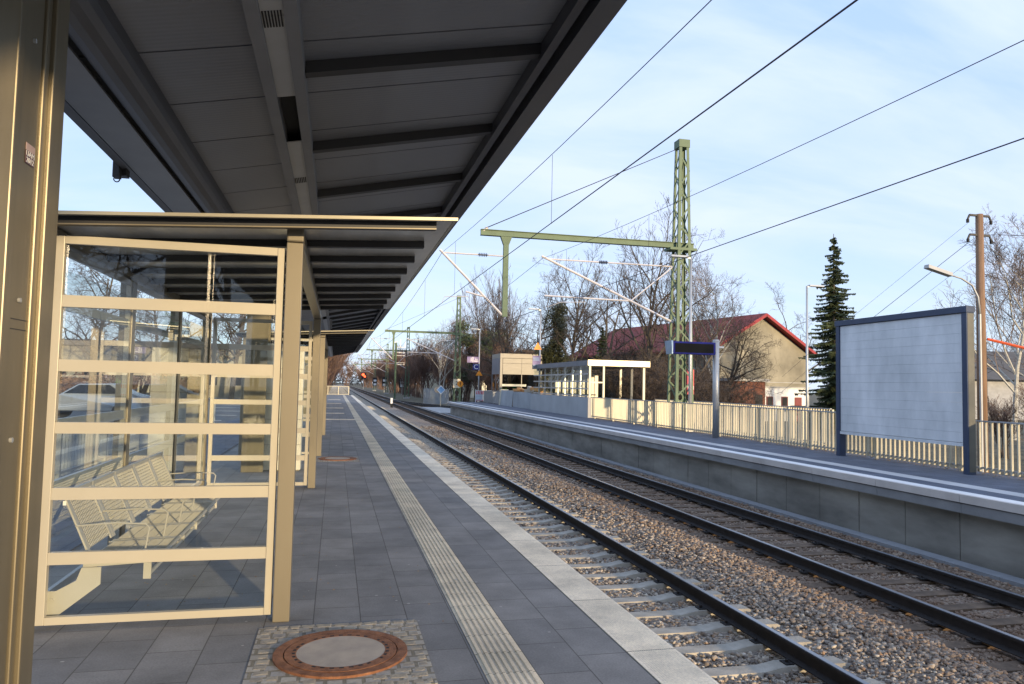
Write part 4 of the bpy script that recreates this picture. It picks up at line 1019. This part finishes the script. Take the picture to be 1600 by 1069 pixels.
for (x, y, w_, h_, c, lab) in ((18, 150, 8, 5, 'cream', 'distant yellowish house glimpsed left of the second mast'), (27, 150, 10, 4.5, 'cream', 'distant yellowish house glimpsed right of the second mast'), (39, 150, 8, 4.5, 'wallo', 'distant tan house seen beside the lift tower')):
    t = empty('distant_house', (x, y, -1.1), lab, 'house')
    MB().box(0, w_, 0, 8, 0, h_).build('wall', M[c], t)
    MB().prismy([(-.5, h_), (w_+.5, h_), (w_/2, h_+2.6)], -.4, 8.4).build('roof', M['slate'], t)
t = empty('green_van', (30.5, 130, -1.1), 'bright green box trailer seen between the second mast and the lift', 'trailer')
MB().box(0, 4.2, 0, 2, .9, 3.2).build('box', mat('bright_green', (.02, .42, .12), .5), t); MB().box(-1.6, -.05, 0, 2, .7, 2.9).build('cab', mat('lime_green', (.25, .6, .05), .5), t)
for x in (-1, 1.2, 3.2): MB().disc((x, -.02, .45), .45, 'y', .2).build('wheel', M['tyre'], t)
t = empty('grey_shed', (11.6, 100, -1.1), 'grey wooden fence panels in the scrub behind the blue diamond sign', 'fence', rz=R(5))
mb = MB()
for i in range(22): mb.box(i*.16, i*.16+.12, 0, .04, 0, 2.1+.1*math.sin(i*2.3))
mb.build('boards', M['formply'], t)
t.name = 'board_fence'
# utility pole
t = empty('utility_pole', (22.1, 21.5, -1.1), 'tall brown wooden utility pole with two cross arms behind the blank board', 'utility pole')
MB().tube([(0, 0, 0), (0, 0, 5), (0, 0, 9.2)], [.17, .15, .125], 12).build('pole', M['wood'], t, smooth=True)
for z in (9.15, 8.45):
    mb = MB().bar((-.42, 0, z), (.42, 0, z), .07, .07); mb.bar((-.42, 0, z), (-.5, 0, z-.16), .05, .05); mb.bar((.42, 0, z), (.5, 0, z-.16), .05, .05); mb.build('cross_arm', M['ribd'], t)
    for x in (-.5, .5): MB().tube([(x, 0, z-.16), (x, 0, z-.28)], .05, 8).build('insulator', M['black'], t)
mb = MB().tube([(.19, .0, 0), (.19, .0, 4.6)], .03, 8); mb.build('side_pipe', M['ribd'], t)
t = empty('curved_lamp', (21.6, 21.3, -1.1), 'curved arm street lamp standing just left of the wooden pole', 'lamp post')
MB().tube([(.25, 0, 0), (.25, 0, 5.6)], .05, 10).build('pole', M['fencer'], t)
MB().tube([(.25, 0, 5.6), (.18, 0, 6.2), (-.05, 0, 6.6), (-.5, 0, 6.82), (-1.1, 0, 6.95)], [.045, .04, .035, .03, .03], 8).build('arm', M['fencer'], t, smooth=True)
MB().hexa([(-1.95, -.12, 7.10), (-.95, -.12, 6.86), (-.95, .12, 6.86), (-1.95, .12, 7.10), (-1.93, -.1, 7.22), (-.95, -.1, 6.99), (-.95, .1, 6.99), (-1.93, .1, 7.22)]).build('lamp_head', M['cover'], t)
t = empty('utility_wires', (22.1, 21.5, 8), 'thin wires running from the cross arms of the wooden pole', 'overhead wire')
mb = MB()
for x, z in ((-.5, -.15), (-.5, -.85), (.5, -.15), (.5, -.85)): mb.tube([(x, 0, z-.1), (x-.7, 7, z-3.9), (x-.8, 10, z-5.5)], .0055, 4)
mb.tube([(.5, 0, -.6), (12, -1.5, -.35), (30, -4, .1)], .011, 5); mb.build('wire', M['wire'], t)
t = empty('orange_cable', (22.25, 21.4, 3.6), 'orange cable sagging to the right from the wooden pole', 'cable')
MB().tube([(0, 0, .05), (1.2, -.5, -.28), (2.6, -1.1, -.58), (5.2, -2, -.95)], .05, 6).build('cable', mat('orange_cable_sheath', (.6, .10, .03), .5), t)
t = empty('red_panel_sign', (14.6, 28.6, -1), 'tall red and white sign seen through the foot of the large mast', 'sign')
MB().box(-.2, .1, 0, .1, 2.45, 3.5).build('panel', M['red'], t); MB().box(-.18, .08, -.01, -.002, 2.65, 2.80).build('band', M['white'], t); MB().box(-.10, -.02, .02, .08, 0, 2.45).build('post', M['galv'], t)
mb = MB().hexa([(-.6, .3, .3), (.5, .3, .3), (.5, .5, .3), (-.6, .5, .3), (-.3, .3, 1.6), (.2, .3, 1.6), (.2, .5, 1.6), (-.3, .5, 1.6)]); mb.build('plinth', M['signblue'], t)

# ------------------------------------------------------------------ trees
def bare_mesh(seed, h, r, levels=4, spread=.75, upb=.35, stems=1, twig_r=.010, kids_n=(9, 6, 5, 4), seglen=.28, first=.25, wig=.16):
    rnd = random.Random(seed); tr = MB(); cr = MB()
    def rv(): return Vector((rnd.gauss(0, 1), rnd.gauss(0, 1), rnd.gauss(0, 1)))
    def grow(p, d, L, rad, lev):
        n = 5 if lev == 0 else (4 if lev < 3 else 2)
        pts = [p.copy()]; rs = [rad]; q = p.copy(); dd = d.copy()
        for i in range(n):
            dd = (dd+rv()*wig*(.5 if lev == 0 else 1)+Vector((0, 0, upb*.18))).normalized(); q = q+dd*L/n; pts.append(q.copy())
            rs.append(max(rad*(1-(i+1)/n*(.72 if lev else .80)), twig_r*.6))
        mb = tr if lev <= 1 else cr
        mb.tube(pts, rs, 7 if lev == 0 else (5 if lev == 1 else 3), cap=False)
        if lev >= levels: return
        k = kids_n[min(lev, len(kids_n)-1)]
        for j in range(k):
            f = first+(1-first)*(j+rnd.random()*.8)/k if lev == 0 else .2+.8*(j+rnd.random())/k
            f = min(f, .99); i = int(f*n); s = f*n-i; pp = pts[i].lerp(pts[i+1], s); ax = (pts[i+1]-pts[i]).normalized()
            side = ax.cross(rv()).normalized(); nd = (ax*(1-spread*.55)+side*spread+Vector((0, 0, upb*.5))).normalized()
            LL_ = L*(.62 if lev == 0 else .58)*(1-.45*f)*rnd.uniform(.75, 1.2)
            grow(pp, nd, LL_, max(rs[i]*.55, twig_r), lev+1)
    for s in range(stems):
        a = rnd.uniform(0, 6.28); off = Vector((math.cos(a), math.sin(a), 0))*(.5*rnd.random() if stems > 1 else 0)
        d = Vector((off.x*.5, off.y*.5, 1)).normalized() if stems > 1 else Vector((rnd.uniform(-.05, .05), rnd.uniform(-.05, .05), 1))
        grow(off, d, h*rnd.uniform(.75, 1) if stems > 1 else h*.86, r, 0)
    return tr, cr
def to_mesh(mb, name, m):
    me = bpy.data.meshes.new(name); me.from_pydata(mb.v, [], mb.f); me.materials.append(m); me.update(); return me
VAR = {}
for k_, (sd_, h, r, lv, sp, ub, st_, tw, kn, mt, mt2) in {
    'wide': (1, 12, .24, 4, .85, .30, 1, .010, (11, 7, 6, 4), 'bark', 'twig'),
    'tall': (2, 13, .22, 4, .62, .55, 1, .010, (13, 7, 5, 4), 'bark', 'twig'),
    'round': (3, 11, .22, 4, .95, .22, 2, .010, (9, 7, 6, 4), 'bark', 'twig'),
    'birch': (4, 12, .14, 4, .60, .25, 1, .010, (16, 8, 6, 4), 'birch', 'twigp'),
    'shrub': (5, 5, .05, 3, .50, .60, 9, .012, (9, 6, 5, 3), 'twigred', 'twigred'),
    'shrub2': (6, 6, .06, 3, .60, .50, 7, .013, (9, 7, 5, 3), 'twig', 'twigred'),
    'thicket': (7, 4, .04, 3, .75, .35, 8, .011, (8, 6, 5, 3), 'twig', 'twig'),
    'fan': (8, 11, .13, 3, .42, .75, 7, .012, (11, 6, 5, 3), 'twig', 'twigp')}.items():
    a, b = bare_mesh(sd_, h, r, lv, sp, ub, st_, tw, kn)
    VAR[k_] = (to_mesh(a, 'trunk_mesh', M[mt]), to_mesh(b, 'crown_mesh', M[mt2]), h)
tree_rnd = random.Random(77)
def tree(kind, x, y, h, label, group=None, name='bare_tree', cat='tree', z0=-1.1, rz_=None, wx=1):
    a, b, h0 = VAR[kind]; s = h/h0
    t = empty(name, (x, y, z0), label, cat, group, rz=tree_rnd.uniform(0, 6.28) if rz_ is None else rz_)
    t.scale = (s*wx, s*wx, s)
    for me, nm in ((a, 'trunk'), (b, 'crown')):
        o = bpy.data.objects.new(nm, me); col.objects.link(o); o.parent = t
    return t
tree('wide', 20.5, 80, 13.5, 'broad bare tree rising behind the metal clad lift tower')
tree('round', 17.5, 74, 11, 'low bare tree just left behind the lift tower', z0=-1.1)
tree('tall', 21.6, 66, 14.2, 'bare dark trunked tree right of the ivy covered tree')
tree('round', 25.2, 68, 13, 'bare tree behind the far left end of the red roof')
tree('tall', 23.2, 53, 14.8, 'tallest bare tree, left of the large lattice mast')
tree('wide', 25.6, 51, 12.2, 'wide bare tree just behind the large lattice mast')
tree('birch', 30.6, 56, 12.5, 'bare spreading tree right of the mast in front of the red roof')
tree('round', 32.3, 57.5, 9.0, 'brown twiggy tree in front of the olive gable wall')
tree('wide', 52, 75, 13.2, 'pale bare tree behind the right eave of the old warehouse')
tree('birch', 41.5, 38, 13.2, 'pale birch tree at the right edge beyond the wooden pole')
tree('birch', 46.5, 40, 12, 'second pale birch partly cut off by the right edge')
tree('fan', 23.6, 112, 17.5, 'fan shaped bare tree rising above the dark pines by the second mast', wx=.9)
tree('birch', 15.4, 112, 12.5, 'thin birch with pale trunk among the red thickets')
tree('birch', 16.9, 118, 13.5, 'second thin birch with pale trunk right of the first among the thickets')
for i in range(46):
    y = 92+i*4.6+tree_rnd.uniform(-2, 2) if i < 30 else 230+(i-30)*14; x = 16.5+tree_rnd.uniform(-1.0, 4.5)+(2.0 if y < 110 else 0)
    if y < 108: x += 2
    tree('shrub' if i % 3 else 'shrub2', x, y, tree_rnd.uniform(5.5, 9.0)*(1+(y > 200)*.25), 'tall reddish leafless thicket along the right of the distant tracks', 'reddish thickets along the line', 'thicket_bush', 'bush', wx=1.25)
for i in range(26):
    y = 101+i*7+tree_rnd.uniform(-2, 2); x = -2.9+tree_rnd.uniform(-1.4, .3)
    tree('shrub', x, y, tree_rnd.uniform(7, 10)*(1 if y > 130 else 1.05), 'tall brown leafless hedge tree left of the tracks past the platform end', 'hedge trees left of the line', 'hedge_tree', 'tree', wx=1.3)
k_ = 0
for (x, y, h) in ((17.3, 39, 3.2), (18.2, 42, 3.6), (19.5, 44, 4.2), (20.5, 40, 3.4), (18.6, 46, 4.0), (22, 47, 4.2), (22.6, 44, 3.6), (20.5, 36, 3.0), (24.0, 49, 4.0), (23, 56, 5.5), (26, 57, 5.0)):
    tree('thicket', x, y, h, 'dense dark brown brushwood behind the far platform and its stair roof', 'brushwood behind the far platform', 'brushwood', 'bush', wx=1.5)
for (x, y, h) in ((25.5, 22, 2.3), (28, 24, 2.8), (29, 27, 2.5), (33, 28, 3.0), (36, 29, 3.4), (30, 25, 2.6)):
    tree('shrub2', x, y, h, 'reddish brown bushes right of the wooden pole above the pale fence', 'bushes at the right edge', 'bush', 'bush', wx=1.25)
# far right background wood as one mass of separate crowns
for i in range(16):
    x = 60+i*7.5+tree_rnd.uniform(-3, 3); tree(('wide', 'round', 'tall')[i % 3], x, 95+tree_rnd.uniform(-10, 20), tree_rnd.uniform(10, 15), 'distant bare tree on the skyline at the far right', 'skyline trees at the right', 'bare_tree', 'tree')

for i in range(14):
    tree(('shrub', 'shrub2')[i % 2], -62+i*9+tree_rnd.uniform(-3, 3), 560+tree_rnd.uniform(-20, 40), tree_rnd.uniform(12, 18), 'hazy brown wood closing the far end of the railway line', 'wood at the end of the line', 'far_tree', 'tree', wx=1.6)
def needle_tree(seed, h, w, m, levels=34, droop=.25):
    rnd = random.Random(seed); tr = MB(); tr.tube([(0, 0, 0), (0, 0, h*.5), (0, 0, h)], [.2, .12, .02], 8, cap=False)
    cr = MB()
    for i in range(levels):
        f = min(.99, max(0, (i+rnd.uniform(-.45, .45))/levels)); z = h*(.05+.94*f**.92); L = w*(1-f)**.80+.10
        L *= rnd.uniform(.80, 1.12); n = int(6+8*(1-f))
        for j in range(n):
            a = rnd.uniform(0, 6.28); l = L*rnd.uniform(.5, 1.15); d = Vector((math.cos(a), math.sin(a), 0)); sd2 = Vector((-d.y, d.x, 0))
            base = Vector((0, 0, z+rnd.uniform(-.3, .3)*min(1, .3+L*.4)))
            m_ = max(5, int(l/.10))
            for q in range(m_):
                s = (q+.5)/m_; p = base+d*l*s+Vector((0, 0, -droop*l*s+.35*droop*l*s*s*1.6))
                wd = (.10+.34*(1-s)*min(1, l))*rnd.uniform(.6, 1.2)
                for e in (-1, 1):
                    tip = p+sd2*e*wd+d*wd*.6+Vector((0, 0, -wd*rnd.uniform(.2, .9))); mid = p+d*.09+Vector((0, 0, .02))
                    cr.add([p-d*.05, tip, mid+Vector((0, 0, -.02)), p+Vector((0, 0, .05))], [(0, 1, 2), (1, 2, 3)])
                cr.add([p-d*.08, p+d*.1+Vector((0, 0, -.02)), p+Vector((0, 0, -.16*rnd.random()-.06))], [(0, 1, 2)])
    return tr, cr
a, b = needle_tree(3, 13.9, 2.6, 'spruce', 52, .34)
t = empty('spruce', (33.8, 45, -1.1), 'tall narrow dark spruce between the old building and the blank board', 'spruce tree')
a.build('trunk', M['bark'], t); b.build('crown', M['spruce'], t); 
me_t, me_c = kids(t)[0].data, kids(t)[1].data
for (x, y, s, lab) in ((36.2, 47.5, .62, 'lower dark spruce partly hidden behind the blank board'), (38.3, 29.5, .55, 'small dark conifer just right of the wooden pole'), (24.4, 66, .62, 'small dark thuja in front of the far end of the red roof'), (55.5, 62, .78, 'dark conifer top showing over the blank board')):
    q = empty('conifer', (x, y, -1.1), lab, 'conifer'); q.scale = (s*1.1, s*1.1, s); q.rotation_euler.z = x
    for me, nm in ((me_t, 'trunk'), (me_c, 'crown')):
        o = bpy.data.objects.new(nm, me); col.objects.link(o); o.parent = q

def leaf_cloud(seed, n, blobs, size):
    rnd = random.Random(seed); mb = MB()
    for i in range(n):
        c, r = blobs[rnd.randrange(len(blobs))]; v = Vector((rnd.gauss(0, 1), rnd.gauss(0, 1), rnd.gauss(0, 1))).normalized()*(rnd.random()**.45)
        p = Vector(c)+Vector((v.x*r[0], v.y*r[1], v.z*r[2])); u = Vector((rnd.gauss(0, 1), rnd.gauss(0, 1), rnd.gauss(0, 1))).normalized(); w_ = u.orthogonal().normalized(); s = size*rnd.uniform(.5, 1.3)
        mb.add([p-u*s, p-w_*s*.6, p+u*s, p+w_*s*.6], [(0, 1, 2, 3)])
    return mb
fw_ = leaf_cloud(31, 9000, [((-110+i*7, 0, 3+3*abs(math.sin(i*1.7))), (7, 5, 5.5)) for i in range(34)], .75).build('far_wood', mat('far_wood_twigs', (.13, .105, .09), .9, 0, .3, .05), None, loc=(0, 640, -1))
tag(fw_, 'far brown wood closing the horizon at the end of the railway line', 'wood', kind='stuff')
rn = random.Random(5)
t = empty('ivy_tree', (18.2, 60, -1.1), 'tree trunk thickly wrapped in dark green ivy left of the stair roof', 'ivy covered tree')
bl = [((rn.uniform(-.5, .5), rn.uniform(-.5, .5), z), (rn.uniform(.6, 1.15), rn.uniform(.6, 1.1), rn.uniform(.6, 1.1))) for z in [i*.55 for i in range(1, 18)]]
bl += [((rn.uniform(-1.6, 1.4), rn.uniform(-.8, .8), rn.uniform(1, 5.5)), (rn.uniform(.7, 1.1),)*3) for i in range(12)]
leaf_cloud(5, 26000, bl, .085).build('ivy', M['ivy'], t)
MB().tube([(0, 0, 0), (.1, 0, 5), (0, 0, 9.6)], [.3, .2, .1], 8).build('trunk', M['bark'], t)
o = bpy.data.objects.new('crown', VAR['wide'][1]); o.parent = t; o.scale = (.95, .95, 1.02); col.objects.link(o)
def pine(x, y, h, w_, lab, seed, grp=None, mm='pine'):
    r_ = random.Random(seed); t = empty('pine_tree', (x, y, -1.1), lab, 'pine tree', grp)
    bl = [((r_.uniform(-w_, w_)*.6, r_.uniform(-w_, w_)*.6, h*r_.uniform(.30, .92)), (w_*r_.uniform(.25, .45), w_*r_.uniform(.25, .45), w_*r_.uniform(.2, .34))) for i in range(18)]
    leaf_cloud(seed, 7000, bl, .16).build('crown', M[mm], t); MB().tube([(0, 0, 0), (0, 0, h*.9)], [.25, .06], 6).build('trunk', M['bark'], t)
pine(20.2, 108, 12.5, 3.6, 'dark pine behind the second lattice mast', 1, None, 'spruce')
pine(23.2, 112, 12.0, 3.4, 'second dark pine just right of the first behind the mast', 2, None, 'spruce')
for i, (x, y, h) in enumerate(((28, 118, 10), (31, 120, 9), (34, 125, 9.5), (36.5, 118, 8.5), (25.5, 125, 9))):
    pine(x, y, h, 3.6, 'olive green pine left of the lift tower beyond the far platform', 20+i, 'olive pines beyond the platform end')

# ------------------------------------------------------------------ car park side, seen through the glass
MB().add([(-60, -60, -.06), (-2.36, -60, -.06), (-2.36, 96, -.06), (-60, 96, -.06)], [(0, 1, 2, 3)]).build('car_park', M['asphalt']); tag(bpy.data.objects['car_park'], kind='structure')
mb = MB().box(-4.2, -2.5, -20, 96, -.06, -.045); tag(mb.build('pavement', M['pave2']), kind='structure')
mb = MB()
for y in range(8, 80, 5): mb.box(-9, -4.6, y, y+.12, -.056, -.052)
tag(mb.build('parking_lines', M['white']), kind='structure')
def car(x, y, m, label, rz_=0):
    t = empty('parked_car', (x, y, -.05), label, 'car', 'cars in the car park', rz=rz_)
    prof = [(-2.1, .35), (-2.12, .75), (-1.7, .92), (-.95, 1.0), (-.35, 1.42), (.9, 1.46), (1.65, 1.05), (2.05, .95), (2.12, .5), (2.05, .3)]
    b = MB(); n = len(prof); V = []
    for wy, ins_ in ((-.86, 0), (.86, 0)): V += [(px, wy*(1 if pz < 1.02 else .80), pz) for px, pz in prof]
    b.add(V, [tuple(range(n)), tuple(range(n, 2*n))[::-1]]+[(i, n+i, n+(i+1) % n, (i+1) % n) for i in range(n)]); b.build('body', m, t, smooth=False, bevel=.04)
    for s in (-1, 1):
        MB().add([(-.80, s*.865, 1.03), (1.35, s*.865, 1.05), (.82, s*.715, 1.40), (-.30, s*.715, 1.38)], [(0, 1, 2, 3)]).build('side_window', M['screen'], t)
        for px in (-1.3, 1.3): MB().disc((px, s*.8, .31), .32, 'y', .2, 20).build('wheel', M['tyre'], t); 
        for px in (-1.3, 1.3): MB().disc((px, s*.91, .31), .19, 'y', .02, 14).build('rim', M['galv'], t)
    MB().add([(-.93, -.72, 1.03), (-.93, .72, 1.03), (-.40, .66, 1.40), (-.40, -.66, 1.40)], [(0, 1, 2, 3)]).build('windscreen', M['screen'], t)
    return t
car(-9.8, 34, M['carw'], 'silver hatchback parked beyond the glass of the near shelter')
car(-8.5, 39, M['card'], 'dark car parked just behind the silver hatchback')
t = empty('garden_wall', (-30, 62, -.1), 'long brown hedge and wall at the back of the car park', 'hedge')
leaf_cloud(9, 9000, [((i*1.6, 0, 1.0), (1.2, .7, 1.1)) for i in range(13)], .16).build('foliage', M['hedge'], t)
t.name = 'brown_hedge'
t = empty('flat_building', (-30, 74, -.1), 'long low tan building behind the car park hedge', 'building')
MB().box(0, 24, 0, 10, 0, 4.6).build('wall', M['wallo'], t); MB().box(-.3, 24.3, -.4, 10.3, 4.6, 5.1).build('roof', M['slate'], t)
for i in range(7): MB().box(1.5+i*3.2, 3.2+i*3.2, -.03, -.004, 1.2, 3.0).build('window', M['screen'], t)
pale_fence('mesh_fence', -4.4, 6, 30, -.05, 1.0, 'low grey fence between the shelters and the car park', pitch=.16, pm='galv')
for i, (x, y, h, kd) in enumerate(((-14, 66, 11, 'wide'), (-20, 68, 12, 'round'), (-25, 60, 10, 'tall'), (-9, 70, 12, 'round'), (-6.5, 84, 13, 'wide'), (-29, 72, 12, 'wide'))):
    tree(kd, x, y, h, 'bare tree on the car park side seen through the shelter glass', 'bare trees beyond the car park', z0=-.1)
for i, (x, y, h, kd) in enumerate(((-9.5, -16, 13, 'wide'), (-5, -22, 14, 'tall'), (-14, -24, 14, 'round'), (-1, -30, 15, 'wide'), (22, -14, 12, 'round'), (17, -24, 13, 'wide'), (27, -20, 13, 'tall'))):  # the right-hand ones are out of view, added to dapple the low sun
    tree(kd, x, y, h, 'bare tree standing behind the viewer, mirrored in the shelter glass or, at right, added unseen to dapple the sun', 'bare trees behind the viewer', z0=-.6)
